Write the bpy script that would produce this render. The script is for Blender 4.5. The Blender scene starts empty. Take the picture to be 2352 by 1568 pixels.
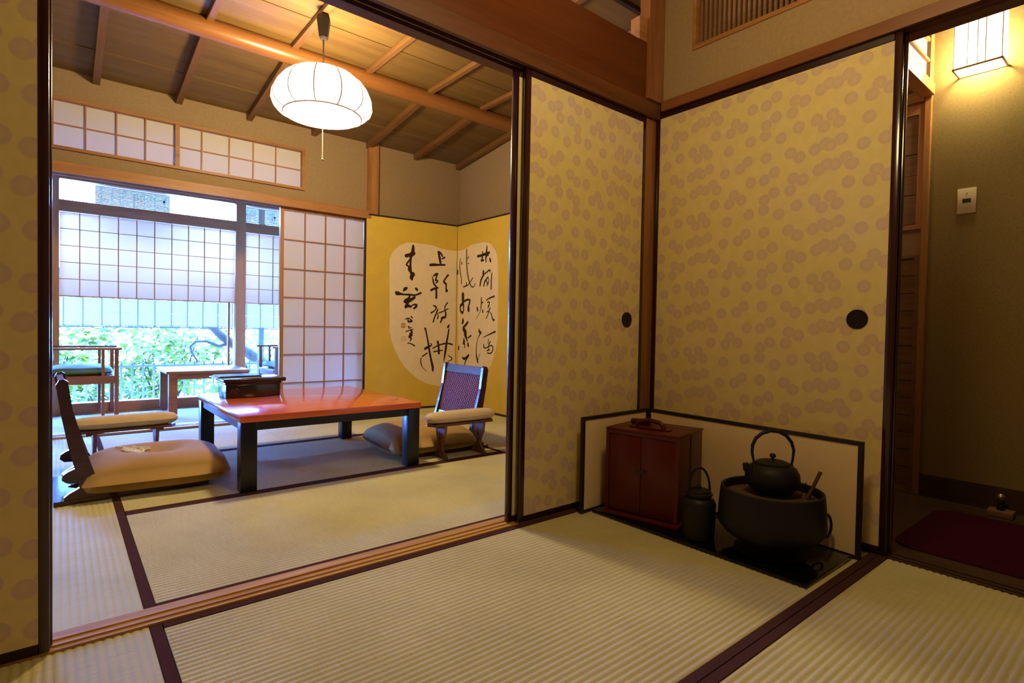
import bpy, bmesh, math, random
from math import pi, sin, cos, radians
from mathutils import Vector, Matrix
random.seed(7)
sc = bpy.context.scene
COL = sc.collection

# ------------------------------------------------------------------ camera
W, H = 2352, 1568
cam_d = bpy.data.cameras.new('camera'); cam = bpy.data.objects.new('camera', cam_d); COL.objects.link(cam)
cam_d.sensor_width = 36.0; cam_d.sensor_fit = 'HORIZONTAL'; cam_d.lens = 1263.914 / W * 36.0
cam_d.clip_start = 0.02; cam_d.clip_end = 200
yaw, pitch, roll = .687, -.0224, .018
fw = Vector((sin(yaw) * cos(pitch), cos(yaw) * cos(pitch), sin(pitch)))
r0 = Vector((cos(yaw), -sin(yaw), 0)); u0 = r0.cross(fw)
rt = cos(roll) * r0 + sin(roll) * u0; up = -sin(roll) * r0 + cos(roll) * u0
mw = Matrix((rt, up, -fw)).transposed().to_4x4(); mw.translation = Vector((-2.1935, -1.6188, .7614))
cam.matrix_world = mw
sc.camera = cam

# ------------------------------------------------------------------ world, lights, exposure
sc.view_settings.view_transform = 'Standard'
sc.view_settings.look = 'None'
sc.view_settings.exposure = 0.0
sc.view_settings.gamma = 1.0
sc.view_settings.use_curve_mapping = False
sc.cycles.use_denoising = True
sc.cycles.max_bounces = 10
sc.cycles.diffuse_bounces = 6
sc.cycles.glossy_bounces = 4
sc.cycles.transparent_max_bounces = 16
sc.cycles.sample_clamp_indirect = 12.0
sc.cycles.caustics_reflective = False
sc.cycles.caustics_refractive = False

SKY = 300.0
PENDANT = 158.0      # watts of the bulb inside the paper shade
SCONCE = 32.0
TEAROOM_W = 31.5
world = bpy.data.worlds.new('sky'); sc.world = world; world.use_nodes = True
bg = world.node_tree.nodes['Background']
bg.inputs[0].default_value = (.085, .25, 1.0, 1); bg.inputs[1].default_value = SKY

def light(name, kind, loc, energy, color, **k):
    d = bpy.data.lights.new(name, kind); d.energy = energy; d.color = color
    for a, b in k.items(): setattr(d, a, b)
    o = bpy.data.objects.new(name, d); COL.objects.link(o); o.location = loc
    return o
# ceiling lamp of the tea room, above and out of the frame
light('tea_room_ceiling_lamp', 'POINT', (-1.10, -1.00, 1.98), TEAROOM_W, (1.0, .715, .31), shadow_soft_size=.13)
# portal in the veranda window so the sky is sampled well
po = light('window_portal', 'AREA', (-1.0, 4.42, 1.0), 1, (1, 1, 1), shape='RECTANGLE', size=3.9, size_y=2.0)
po.rotation_euler = (radians(-90), 0, 0)
po.data.cycles.is_portal = True

# ------------------------------------------------------------------ helpers
def lin(r, g, b):
    f = lambda c: (c / 255 / 12.92) if c / 255 <= .04045 else ((c / 255 + .055) / 1.055) ** 2.4
    return (f(r), f(g), f(b), 1)

class MB:
    """collects shapes of ONE part"""
    def __init__(s): s.v = []; s.f = []; s.uv = None
    def add(s, vs, fs):
        b = len(s.v); s.v += [tuple(v) for v in vs]; s.f += [tuple(b + i for i in f) for f in fs]; return s
    def box(s, x0, x1, y0, y1, z0, z1):
        if x0 > x1: x0, x1 = x1, x0
        if y0 > y1: y0, y1 = y1, y0
        if z0 > z1: z0, z1 = z1, z0
        return s.add([(x0, y0, z0), (x1, y0, z0), (x1, y1, z0), (x0, y1, z0), (x0, y0, z1), (x1, y0, z1), (x1, y1, z1), (x0, y1, z1)],
                     [(0, 3, 2, 1), (4, 5, 6, 7), (0, 1, 5, 4), (1, 2, 6, 5), (2, 3, 7, 6), (3, 0, 4, 7)])
    def bbox(s, x0, x1, y0, y1, z0, z1, c=.004):
        """box with chamfered edges"""
        if x0 > x1: x0, x1 = x1, x0
        if y0 > y1: y0, y1 = y1, y0
        if z0 > z1: z0, z1 = z1, z0
        bm = bmesh.new(); bmesh.ops.create_cube(bm, size=1)
        for v in bm.verts:
            v.co = ((x0 + x1) / 2 + v.co.x * (x1 - x0), (y0 + y1) / 2 + v.co.y * (y1 - y0), (z0 + z1) / 2 + v.co.z * (z1 - z0))
        c = min(c, .45 * min(x1 - x0, y1 - y0, z1 - z0))
        bmesh.ops.bevel(bm, geom=bm.edges[:], offset=c, segments=2, affect='EDGES', profile=.5)
        bm.verts.index_update()
        s.add([v.co[:] for v in bm.verts], [[v.index for v in f.verts] for f in bm.faces]); bm.free(); return s
    def prism(s, poly, org, ax, ay, depth):
        """poly in (a,b) -> org + a*ax + b*ay, extruded by vector depth"""
        org, ax, ay, d = Vector(org), Vector(ax), Vector(ay), Vector(depth); n = len(poly)
        a = [org + ax * p[0] + ay * p[1] for p in poly]; b = [p + d for p in a]
        fs = [tuple(range(n))[::-1], tuple(range(n, 2 * n))] + [(i, (i + 1) % n, n + (i + 1) % n, n + i) for i in range(n)]
        return s.add([p[:] for p in a + b], fs)
    def tube(s, pts, r, n=8, closed=False):
        pts = [Vector(p) for p in pts]; m = len(pts); rr = r if isinstance(r, (list, tuple)) else [r] * m
        rings = []; prev = None
        for i, p in enumerate(pts):
            if closed: t = pts[(i + 1) % m] - pts[i - 1]
            else: t = pts[min(i + 1, m - 1)] - pts[max(i - 1, 0)]
            t.normalize()
            if prev is None:
                ref = Vector((0, 0, 1)) if abs(t.z) < .9 else Vector((1, 0, 0)); a = t.cross(ref).normalized()
            else:
                a = (prev - t * prev.dot(t)).normalized()
            prev = a; b = t.cross(a)
            rings.append([p + (a * cos(2 * pi * k / n) + b * sin(2 * pi * k / n)) * rr[i] for k in range(n)])
        vs = [q[:] for ring in rings for q in ring]; fs = []
        for i in range(m if closed else m - 1):
            j = (i + 1) % m
            for k in range(n): fs.append((i * n + k, i * n + (k + 1) % n, j * n + (k + 1) % n, j * n + k))
        if not closed: fs += [tuple(range(n))[::-1], tuple((m - 1) * n + k for k in range(n))]
        return s.add(vs, fs)
    def lathe(s, prof, c, n=32, ripple=None):
        """prof: list of (r,z)"""
        vs = []; fs = []; m = len(prof)
        for i, (r, z) in enumerate(prof):
            for k in range(n):
                a = 2 * pi * k / n; q = r * (ripple(a, i) if ripple else 1)
                vs.append((c[0] + q * cos(a), c[1] + q * sin(a), c[2] + z))
        for i in range(m - 1):
            for k in range(n): fs.append((i * n + k, i * n + (k + 1) % n, (i + 1) * n + (k + 1) % n, (i + 1) * n + k))
        if prof[0][0] > 1e-5: fs.append(tuple(range(n))[::-1])
        if prof[-1][0] > 1e-5: fs.append(tuple((m - 1) * n + k for k in range(n)))
        return s.add(vs, fs)
    def ball(s, c, r, n=14, sq=(1, 1, 1)):
        prof = [(max(1e-6, sin(pi * i / 10)), -cos(pi * i / 10)) for i in range(11)]
        b = len(s.v); s.lathe([(p[0] * r, p[1] * r) for p in prof], (0, 0, 0), n)
        for i in range(b, len(s.v)):
            v = s.v[i]; s.v[i] = (c[0] + v[0] * sq[0], c[1] + v[1] * sq[1], c[2] + v[2] * sq[2])
        return s
    def ribbon(s, pts, org, ax, nrm):
        """brush stroke: pts (a, z, halfwidth); rounded ends"""
        org, ax, nrm = Vector(org), Vector(ax), Vector(nrm)
        P = []
        for i in range(len(pts) - 1):               # catmull-rom subdivision
            p0 = pts[max(i - 1, 0)]; p1 = pts[i]; p2 = pts[i + 1]; p3 = pts[min(i + 2, len(pts) - 1)]
            for t in (0, .25, .5, .75):
                P.append(tuple(.5 * ((2 * p1[k]) + (-p0[k] + p2[k]) * t + (2 * p0[k] - 5 * p1[k] + 4 * p2[k] - p3[k]) * t * t + (-p0[k] + 3 * p1[k] - 3 * p2[k] + p3[k]) * t ** 3) for k in range(3)))
        P.append(pts[-1])
        L = []; R = []; n = len(P)
        for i, p in enumerate(P):
            a = P[max(i - 1, 0)]; b = P[min(i + 1, n - 1)]; dx, dz = b[0] - a[0], b[1] - a[1]; l = math.hypot(dx, dz) or 1
            w = max(p[2], .0006); L.append((p[0] - dz / l * w, p[1] + dx / l * w)); R.append((p[0] + dz / l * w, p[1] - dx / l * w))
        def cap(p, q, sgn):
            dx, dz = p[0] - q[0], p[1] - q[1]; l = math.hypot(dx, dz) or 1; a0 = math.atan2(dz, dx); w = max(p[2], .0006)
            return [(p[0] + w * cos(a0 + t), p[1] + w * sin(a0 + t)) for t in (sgn * 1.05, sgn * .5, 0, -sgn * .5, -sgn * 1.05)]
        ring = L + cap(P[-1], P[-2], 1) + R[::-1] + cap(P[0], P[1], 1)
        to3 = lambda q: (org + ax * q[0] + Vector((0, 0, q[1])) + nrm)[:]
        vs = [to3(q) for q in L + R]; fs = [(i, i + 1, n + i + 1, n + i) for i in range(n - 1)]
        s.add(vs, fs)
        for P0, Q0, l0, r0_ in ((P[-1], P[-2], L[-1], R[-1]), (P[0], P[1], R[0], L[0])):
            c = cap(P0, Q0, 1); vs = [to3(q) for q in [l0] + c + [r0_]]; s.add(vs, [tuple(range(len(vs)))])
        return s

def wloc(o):
    v = Vector((0, 0, 0))
    while o is not None: v += o.location; o = o.parent
    return v
def build(name, mb, mat, parent=None, smooth=False, local=False, kind=None, label=None):
    me = bpy.data.meshes.new(name)
    off = Vector((0, 0, 0)) if (parent is None or local) else wloc(parent)
    me.from_pydata([(v[0] - off.x, v[1] - off.y, v[2] - off.z) for v in mb.v], [], mb.f)
    if mb.uv:
        l = me.uv_layers.new(name='UVMap')
        for lp in me.loops: l.data[lp.index].uv = mb.uv[lp.vertex_index]
    me.materials.append(mat)
    if smooth:
        me.polygons.foreach_set('use_smooth', [True] * len(me.polygons))
        if smooth != 'all':
            me.set_sharp_from_angle(angle=radians(40))
    me.update()
    o = bpy.data.objects.new(name, me); COL.objects.link(o); o.parent = parent
    if kind: o['kind'] = kind
    if label: o['label'] = label
    return o
def share(src, name, parent, loc=(0, 0, 0), rot=None, scale=None):
    o = bpy.data.objects.new(name, src.data); COL.objects.link(o); o.parent = parent; o.location = loc
    if rot: o.rotation_euler = rot
    if scale: o.scale = scale
    return o
def tag(o, label, cat, group=None, kind=None):
    o['label'] = label; o['category'] = cat
    if group: o['group'] = group
    if kind: o['kind'] = kind
    return o
def thing(name, label, cat, loc=(0, 0, 0), rz=0, group=None, kind=None):
    o = bpy.data.objects.new(name, None); COL.objects.link(o); o.location = loc; o.rotation_euler = (0, 0, rz)
    o.empty_display_size = .05
    return tag(o, label, cat, group, kind)
def struct(name, mb, mat, label, cat, smooth=False):
    return tag(build(name, mb, mat, None, smooth), label, cat, None, 'structure')
def B(*a): return MB().box(*a)
def BB(*a, c=.004): return MB().bbox(*a, c=c)

# ------------------------------------------------------------------ materials
def newmat(name):
    m = bpy.data.materials.new(name); m.use_nodes = True; nt = m.node_tree
    return m, nt, nt.nodes, nt.links, nt.nodes['Principled BSDF']
def M(name, color, rough=.5, spec=.5, metal=0, coat=0, var=0, vscale=20, bump=0, bscale=200, sheen=0):
    m, nt, N, L, p = newmat(name)
    p.inputs['Base Color'].default_value = color; p.inputs['Roughness'].default_value = rough
    p.inputs['Specular IOR Level'].default_value = spec; p.inputs['Metallic'].default_value = metal
    p.inputs['Coat Weight'].default_value = coat; p.inputs['Coat Roughness'].default_value = .06
    p.inputs['Sheen Weight'].default_value = sheen
    if var or bump:
        tc = N.new('ShaderNodeTexCoord')
    if var:
        n = N.new('ShaderNodeTexNoise'); n.inputs['Scale'].default_value = vscale; n.inputs['Detail'].default_value = 5
        L.new(tc.outputs['Object'], n.inputs['Vector'])
        r = N.new('ShaderNodeValToRGB')
        r.color_ramp.elements[0].position = .3; r.color_ramp.elements[1].position = .7
        r.color_ramp.elements[0].color = tuple(c * (1 - var) for c in color[:3]) + (1,)
        r.color_ramp.elements[1].color = tuple(min(1, c * (1 + var)) for c in color[:3]) + (1,)
        L.new(n.outputs['Fac'], r.inputs[0]); L.new(r.outputs[0], p.inputs['Base Color'])
    if bump:
        n = N.new('ShaderNodeTexNoise'); n.inputs['Scale'].default_value = bscale; n.inputs['Detail'].default_value = 3
        L.new(tc.outputs['Object'], n.inputs['Vector'])
        b = N.new('ShaderNodeBump'); b.inputs['Strength'].default_value = bump; b.inputs['Distance'].default_value = .002
        L.new(n.outputs['Fac'], b.inputs['Height']); L.new(b.outputs[0], p.inputs['Normal'])
    return m
def wood(name, c1, c2, axis='X', rough=.45, scale=9, coat=0, spec=.4):
    m, nt, N, L, p = newmat(name)
    tc = N.new('ShaderNodeTexCoord'); mp = N.new('ShaderNodeMapping')
    s = {'X': (.07, 1, 1), 'Y': (1, .07, 1), 'Z': (1, 1, .07)}[axis]
    mp.inputs['Scale'].default_value = tuple(scale * q for q in s)
    L.new(tc.outputs['Object'], mp.inputs['Vector'])
    n1 = N.new('ShaderNodeTexNoise'); n1.inputs['Scale'].default_value = 1.6; n1.inputs['Detail'].default_value = 6; n1.inputs['Distortion'].default_value = .6
    n2 = N.new('ShaderNodeTexNoise'); n2.inputs['Scale'].default_value = 14; n2.inputs['Detail'].default_value = 4
    L.new(mp.outputs[0], n1.inputs['Vector']); L.new(mp.outputs[0], n2.inputs['Vector'])
    mx = N.new('ShaderNodeMath'); mx.operation = 'MULTIPLY_ADD'; mx.inputs[1].default_value = .45
    L.new(n2.outputs['Fac'], mx.inputs[0]); L.new(n1.outputs['Fac'], mx.inputs[2])
    r = N.new('ShaderNodeValToRGB'); r.color_ramp.elements[0].position = .5; r.color_ramp.elements[1].position = .95
    r.color_ramp.elements[0].color = c1; r.color_ramp.elements[1].color = c2
    L.new(mx.outputs[0], r.inputs[0]); L.new(r.outputs[0], p.inputs['Base Color'])
    p.inputs['Roughness'].default_value = rough; p.inputs['Specular IOR Level'].default_value = spec
    p.inputs['Coat Weight'].default_value = coat; p.inputs['Coat Roughness'].default_value = .1
    b = N.new('ShaderNodeBump'); b.inputs['Strength'].default_value = .12; b.inputs['Distance'].default_value = .001
    L.new(n2.outputs['Fac'], b.inputs['Height']); L.new(b.outputs[0], p.inputs['Normal'])
    return m
def paper(name, color, trans=.5, rough=.9):
    m, nt, N, L, p = newmat(name)
    p.inputs['Base Color'].default_value = color; p.inputs['Roughness'].default_value = rough; p.inputs['Specular IOR Level'].default_value = .1
    t = N.new('ShaderNodeBsdfTranslucent'); t.inputs[0].default_value = color
    x = N.new('ShaderNodeMixShader'); x.inputs[0].default_value = trans
    L.new(p.outputs[0], x.inputs[1]); L.new(t.outputs[0], x.inputs[2]); L.new(x.outputs[0], N['Material Output'].inputs[0])
    return m
def emit(name, color, strength):
    m, nt, N, L, p = newmat(name); N.remove(p)
    e = N.new('ShaderNodeEmission'); e.inputs[0].default_value = color; e.inputs[1].default_value = strength
    L.new(e.outputs[0], N['Material Output'].inputs[0]); return m
def glass(name):
    m, nt, N, L, p = newmat(name); N.remove(p)
    t = N.new('ShaderNodeBsdfTransparent'); t.inputs[0].default_value = (.93, .97, .97, 1)
    g = N.new('ShaderNodeBsdfGlossy'); g.inputs['Roughness'].default_value = .01
    fr = N.new('ShaderNodeFresnel'); fr.inputs[0].default_value = 1.45
    x = N.new('ShaderNodeMixShader'); L.new(fr.outputs[0], x.inputs[0])
    L.new(t.outputs[0], x.inputs[1]); L.new(g.outputs[0], x.inputs[2]); L.new(x.outputs[0], N['Material Output'].inputs[0]); return m
def tatami_mat_material():
    m, nt, N, L, p = newmat('tatami_rush')
    tc = N.new('ShaderNodeTexCoord'); mp = N.new('ShaderNodeMapping'); mp.inputs['Scale'].default_value = (330, 14, 1)
    L.new(tc.outputs['Object'], mp.inputs['Vector'])
    n = N.new('ShaderNodeTexNoise'); n.inputs['Scale'].default_value = 1.0; n.inputs['Detail'].default_value = 3
    n2 = N.new('ShaderNodeTexNoise'); n2.inputs['Scale'].default_value = 2.2; n2.inputs['Detail'].default_value = 4
    L.new(mp.outputs[0], n.inputs['Vector']); L.new(tc.outputs['Object'], n2.inputs['Vector'])
    a = N.new('ShaderNodeMath'); a.operation = 'MULTIPLY_ADD'; a.inputs[1].default_value = .6
    L.new(n.outputs['Fac'], a.inputs[0]); L.new(n2.outputs['Fac'], a.inputs[2])
    r = N.new('ShaderNodeValToRGB'); r.color_ramp.elements[0].position = .55; r.color_ramp.elements[1].position = 1.0
    r.color_ramp.elements[0].color = (.49, .44, .22, 1); r.color_ramp.elements[1].color = (.66, .60, .32, 1)
    L.new(a.outputs[0], r.inputs[0]); L.new(r.outputs[0], p.inputs['Base Color'])
    p.inputs['Roughness'].default_value = .7; p.inputs['Specular IOR Level'].default_value = .10
    b = N.new('ShaderNodeBump'); b.inputs['Strength'].default_value = .25; b.inputs['Distance'].default_value = .0008
    L.new(n.outputs['Fac'], b.inputs['Height']); L.new(b.outputs[0], p.inputs['Normal']); return m
def flower_print_material():
    """round blossom print: uv is the position inside one blossom, -1..1"""
    m, nt, N, L, p = newmat('blossom_print')
    uv = N.new('ShaderNodeUVMap'); uv.uv_map = 'UVMap'
    sep = N.new('ShaderNodeSeparateXYZ'); L.new(uv.outputs[0], sep.inputs[0])
    def math(op, a, b=None, c=None):
        q = N.new('ShaderNodeMath'); q.operation = op
        for i, t in enumerate((a, b, c)):
            if t is None: continue
            if isinstance(t, (int, float)): q.inputs[i].default_value = t
            else: L.new(t, q.inputs[i])
        return q.outputs[0]
    x, y = sep.outputs[0], sep.outputs[1]
    r = math('SQRT', math('ADD', math('MULTIPLY', x, x), math('MULTIPLY', y, y)))
    an = math('ARCTAN2', y, x)
    pet = math('COSINE', math('MULTIPLY', an, 28))
    rr = math('MULTIPLY', math('GREATER_THAN', r, .35), math('MULTIPLY', math('LESS_THAN', r, .9), pet))
    dots = math('MULTIPLY', math('GREATER_THAN', math('COSINE', math('MULTIPLY', an, 7)), .3), math('LESS_THAN', math('ABSOLUTE', math('SUBTRACT', r, .3)), .07))
    core = math('LESS_THAN', r, .12)
    edge = math('SMOOTH_MIN', 1, math('MULTIPLY', math('SUBTRACT', 1.0, r), 6), .2)
    al = math('MULTIPLY', math('MAXIMUM', edge, 0), math('ADD', math('ADD', .46, math('MULTIPLY', math('POWER', r, 2.0), .24)), math('MULTIPLY', rr, .06)))
    al = math('SUBTRACT', al, math('MULTIPLY', math('ADD', dots, core), .13))
    al = math('MAXIMUM', al, 0)
    mix = N.new('ShaderNodeMix'); mix.data_type = 'RGBA'
    mix.inputs['A'].default_value = (.70, .57, .25, 1); mix.inputs['B'].default_value = (.51, .345, .36, 1)
    L.new(al, mix.inputs['Factor']); L.new(mix.outputs['Result'], p.inputs['Base Color'])
    p.inputs['Roughness'].default_value = .75; p.inputs['Specular IOR Level'].default_value = .2
    return m

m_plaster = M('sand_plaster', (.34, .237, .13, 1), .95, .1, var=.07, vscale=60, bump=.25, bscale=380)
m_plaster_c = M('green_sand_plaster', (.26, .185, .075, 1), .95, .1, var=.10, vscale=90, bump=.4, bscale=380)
m_woodX = wood('cedar_x', (.28, .115, .035, 1), (.47, .225, .08, 1), 'X')
m_woodY = wood('cedar_y', (.28, .115, .035, 1), (.47, .225, .08, 1), 'Y')
m_woodZ = wood('cedar_z', (.28, .115, .035, 1), (.47, .225, .08, 1), 'Z', .35)
m_beam = wood('red_beam', (.080, .018, .003, 1), (.135, .036, .007, 1), 'X', .38, 7)
m_board = wood('ceiling_board', (.125, .064, .016, 1), (.195, .115, .032, 1), 'X', .5, 6)
m_rafter = wood('rafter_wood', (.14, .058, .016, 1), (.21, .10, .030, 1), 'Y', .5)
m_log = wood('purlin_log', (.18, .066, .016, 1), (.26, .105, .030, 1), 'X', .3, 6)
m_kamoi = wood('kamoi_wood', (.085, .027, .007, 1), (.14, .048, .014, 1), 'X', .4)
m_sill = wood('sill_wood', (.40, .19, .045, 1), (.68, .40, .13, 1), 'X', .65, 14, spec=.08)
m_lacq = M('dark_red_lacquer', (.030, .006, .007, 1), .20, .5, coat=.3)
m_lacqr = M('dark_red_rail', (.022, .006, .006, 1), .5, .2)
m_black = M('black_lacquer', (.003, .0035, .004, 1), .10, .4)
m_blackleg = M('black_leg_lacquer', (.006, .006, .007, 1), .28, .4)
m_darkbox = M('black_brown_lacquer', (.014, .006, .005, 1), .22, .5, coat=.3)
m_tearpaper = M('tea_screen_paper', (.84, .64, .36, 1), .8, .2, var=.03, vscale=12)
m_blackm = M('black_frame', (.020, .014, .012, 1), .45, .4)
m_fusuma = M('fusuma_paper', (.70, .57, .25, 1), .75, .2, var=.04, vscale=30)
m_print = flower_print_material()
m_pull = M('bronze_pull', (.022, .014, .010, 1), .4, .5, metal=.6)
m_tatami = tatami_mat_material()
m_heri = M('purple_edging_cloth', (.080, .036, .034, 1), .95, .0, var=.15, vscale=300)
m_shoji = paper('shoji_paper', (.74, .70, .64, 1), .24)
m_blind = paper('window_paper', (.70, .46, .30, 1), .62)
m_glass = glass('window_glass')
m_gold = M('gold_leaf_paper', (.68, .47, .06, 1), .42, .5, var=.06, vscale=7)
m_cream = M('cream_paper', (.80, .66, .42, 1), .8, .2, var=.03, vscale=15)
m_ink = M('ink', (.035, .018, .010, 1), .7, .2)
m_seal = M('seal_red', (.36, .09, .03, 1), .7, .2)
m_seal2 = M('seal_ochre', (.42, .31, .13, 1), .7, .2)
m_tabletop = M('vermilion_lacquer', (.62, .110, .020, 1), .14, .5, coat=.3, var=.05, vscale=3)
m_zab = M('tan_cushion_cloth', (.45, .27, .085, 1), .85, .2, bump=.3, bscale=420, var=.06, vscale=8)
m_armpad = M('beige_pad_cloth', (.64, .48, .26, 1), .85, .2, bump=.3, bscale=420, var=.06, vscale=12)
m_thread = M('cream_thread', (.80, .72, .52, 1), .8, .2)
m_zaisu = wood('dark_red_wood', (.030, .009, .008, 1), (.065, .018, .013, 1), 'X', .18, 9, coat=.3)
m_zaisuL = M('woven_cane', (.20, .055, .034, 1), .6, .25)
m_zaisuB = M('cane_backing', (.05, .014, .012, 1), .7, .15)
m_armwood = wood('brown_stand_wood', (.12, .048, .024, 1), (.20, .085, .042, 1), 'X', .4, 9)
m_vwood = wood('veranda_furniture_wood', (.22, .070, .022, 1), (.36, .13, .045, 1), 'X', .35)
m_green = M('green_cushion_cloth', (.10, .17, .022, 1), .8, .2, sheen=.3, var=.1, vscale=10)
m_redlac = M('red_lacquer_chest', (.085, .007, .002, 1), .30, .3, var=.1, vscale=4)
m_iron = M('cast_iron', (.008, .007, .006, 1), .55, .3, metal=.0, bump=.4, bscale=160)
m_iron2 = M('bronze_iron', (.009, .008, .005, 1), .5, .3, metal=.0, bump=.2, bscale=90)
m_ash = M('ash', (.10, .065, .035, 1), .95, .1, var=.1, vscale=30, bump=.5, bscale=90)
m_bamboo = M('smoked_bamboo', (.075, .028, .015, 1), .4, .4)
m_floorwood = wood('dark_floor_wood', (.045, .024, .014, 1), (.09, .05, .03, 1), 'Y', .3)
m_purple = M('purple_mat_cloth', (.052, .008, .020, 1), .95, .0, bump=.4, bscale=500, var=.08, vscale=15)
m_white = M('ivory_plastic', (.66, .56, .42, 1), .4, .4)
m_dark = M('dark_plastic', (.02, .015, .015, 1), .4, .4)
m_brass = M('brass', (.55, .40, .18, 1), .3, .5, metal=.9)
m_carpet = M('veranda_carpet', (.52, .42, .36, 1), .9, .1, var=.05, vscale=40, bump=.3, bscale=500)
m_wick = wood('wicker_ceiling', (.20, .10, .04, 1), (.36, .20, .08, 1), 'Y', .6, 30)
m_lath = wood('lath_boards', (.15, .075, .04, 1), (.25, .13, .065, 1), 'Y', .6, 14)
def lit_paper(name, color, strength, clear):
    m, nt, N, L, p = newmat(name); N.remove(p)
    e = N.new('ShaderNodeEmission'); e.inputs[0].default_value = color; e.inputs[1].default_value = strength
    t = N.new('ShaderNodeBsdfTransparent'); x = N.new('ShaderNodeMixShader'); x.inputs[0].default_value = clear
    L.new(e.outputs[0], x.inputs[1]); L.new(t.outputs[0], x.inputs[2]); L.new(x.outputs[0], N['Material Output'].inputs[0]); return m
m_lampshade = lit_paper('lamp_paper', (1.0, .90, .74, 1), 2.6, .6)
m_sconcep = lit_paper('sconce_paper', (1.0, .92, .70, 1), 3.0, .6)
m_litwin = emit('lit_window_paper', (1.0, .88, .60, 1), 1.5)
m_wire = M('shade_wire', (.75, .58, .52, 1), .6, .3)
m_cord = M('cord', (.05, .035, .03, 1), .5, .4)

# ================================================================== STRUCTURE
# ---- floor with tatami
floor = struct('floor', B(-3.06, 1.05, -3.0, 2.955, -.12, -.055), m_floorwood, 'wooden base floor under the tatami mats of both rooms', 'floor')
RIB = .0185
def tatami(x0, x1, y0, y1, along, heri):
    """along: axis of the ribs; heri: two flags, edging on the low / high long side"""
    cx, cy = (x0 + x1) / 2, (y0 + y1) / 2
    lx, ly = (x1 - x0, y1 - y0) if along == 'X' else (y1 - y0, x1 - x0)
    g = .0012; lx -= 2 * g; ly -= 2 * g; h = .026
    a = -ly / 2 + (h if heri[0] else 0); b = ly / 2 - (h if heri[1] else 0)
    n = max(1, round((b - a) / RIB)); vs = []; fs = []; rows = []
    for i in range(n):
        for q in (0, .2, .5, .8):
            rows.append((a + (b - a) * (i + q) / n, -.0030 * (1 - sin(pi * max(.001, q)) ** .6)))
    rows.append((b, -.0030))
    for y, z in rows: vs += [(-lx / 2, y, z), (lx / 2, y, z)]
    for i in range(len(rows) - 1): fs.append((2 * i, 2 * i + 1, 2 * i + 3, 2 * i + 2))
    mb = MB().add(vs, fs)
    mb.box(-lx / 2, lx / 2, -ly / 2, ly / 2, -.053, -.0045)
    o = build('tatami_mat', mb, m_tatami, floor, 'all', local=True); o.location = (cx, cy, 0)
    if along == 'Y': o.rotation_euler = (0, 0, pi / 2)
    me = o.data; me.set_sharp_from_angle(angle=radians(70))
    for k, f in enumerate(heri):
        if f:
            y = (-ly / 2, -ly / 2 + h) if k == 0 else (ly / 2 - h, ly / 2)
            build('edging_cloth', BB(-lx / 2, lx / 2, y[0], y[1], -.02, .0008, c=.0006), m_heri, o, local=True)
    return o
tatami(-1.995, -.004, -.970, .004, 'X', (1, 1))
tatami(-1.995, -.004, -1.940, -.970, 'X', (1, 1))
tatami(-2.955, -1.995, -1.940, .004, 'Y', (1, 0))
tatami(-1.995, -.004, -2.90, -1.940, 'X', (1, 1))
tatami(-2.955, -1.995, -2.90, -1.940, 'X', (1, 1))
tatami(-1.995, -.09, .100, 1.035, 'X', (1, 1))
tatami(-1.995, -.09, 1.035, 2.035, 'X', (1, 1))
tatami(-1.055, -.09, 2.035, 2.955, 'X', (1, 1))
tatami(-1.995, -1.055, 2.035, 2.955, 'X', (1, 1))
tatami(-2.955, -1.995, .100, 1.96, 'Y', (1, 0))
tatami(-2.955, -1.995, 1.96, 2.955, 'Y', (1, 0))
tatami(-.09, .94, .100, 1.90, 'Y', (0, 1))
tatami(-.09, .94, 1.90, 2.955, 'X', (0, 1))

# ---- thresholds and lintels
s = MB().box(-2.96, .0, .0045, .0995, -.054, .001)
for a, b in ((.0045, .012), (.030, .040), (.060, .0995)): s.box(-2.96, .0, a, b, .001, .005)
struct('trim_1', s, m_sill, 'grooved cedar threshold between the two tatami rooms', 'threshold')
s = MB().box(-.003, .11, -3.0, -.0, -.054, -.001)
for a, b in ((-.003, .002), (.022, .030), (.052, .11)): s.box(a, b, -3.0, -.0, -.001, .003)
struct('trim_2', s, m_floorwood, 'dark wooden threshold of the right-hand doorway', 'threshold')
s = MB().box(-2.96, -.0, -.020, .10, 1.784, 1.832)
for a, b in ((-.020, -.003), (.022, .028), (.053, .10)): s.box(-2.96, -.0, a, b, 1.763, 1.784)
struct('trim_3', s, m_kamoi, 'brown grooved lintel over the sliding doors between the rooms', 'lintel')
struct('trim_4', B(-2.96, -.112, -.020, .02, 1.8325, 2.086), m_beam, 'deep red-brown wooden board above the lintel between the rooms', 'beam')
struct('trim_5', B(-.112, -.001, -.034, .021, 1.833, 2.62).box(-.074, -.001, .002, .10, .006, 1.762), wood('corner_post_wood', (.19, .070, .018, 1), (.31, .125, .036, 1), 'Z', .25), 'reddish cedar corner post between the two patterned sliding doors', 'post')
struct('trim_6', B(-.168, -.113, -.021, .03, 2.087, 2.19), m_woodX, 'short cedar block on the red beam beside the corner post', 'block')
s = MB().box(-.016, .11, -3.0, -.036, 1.812, 1.838)
for a, b in ((-.016, -.003), (.022, .028), (.053, .11)): s.box(a, b, -3.0, -.036, 1.793, 1.812)
struct('trim_7', s, wood('kamoi_wood_y', (.15, .052, .015, 1), (.24, .09, .028, 1), 'Y', .4), 'brown lintel above the right patterned sliding door and doorway', 'lintel')

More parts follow.
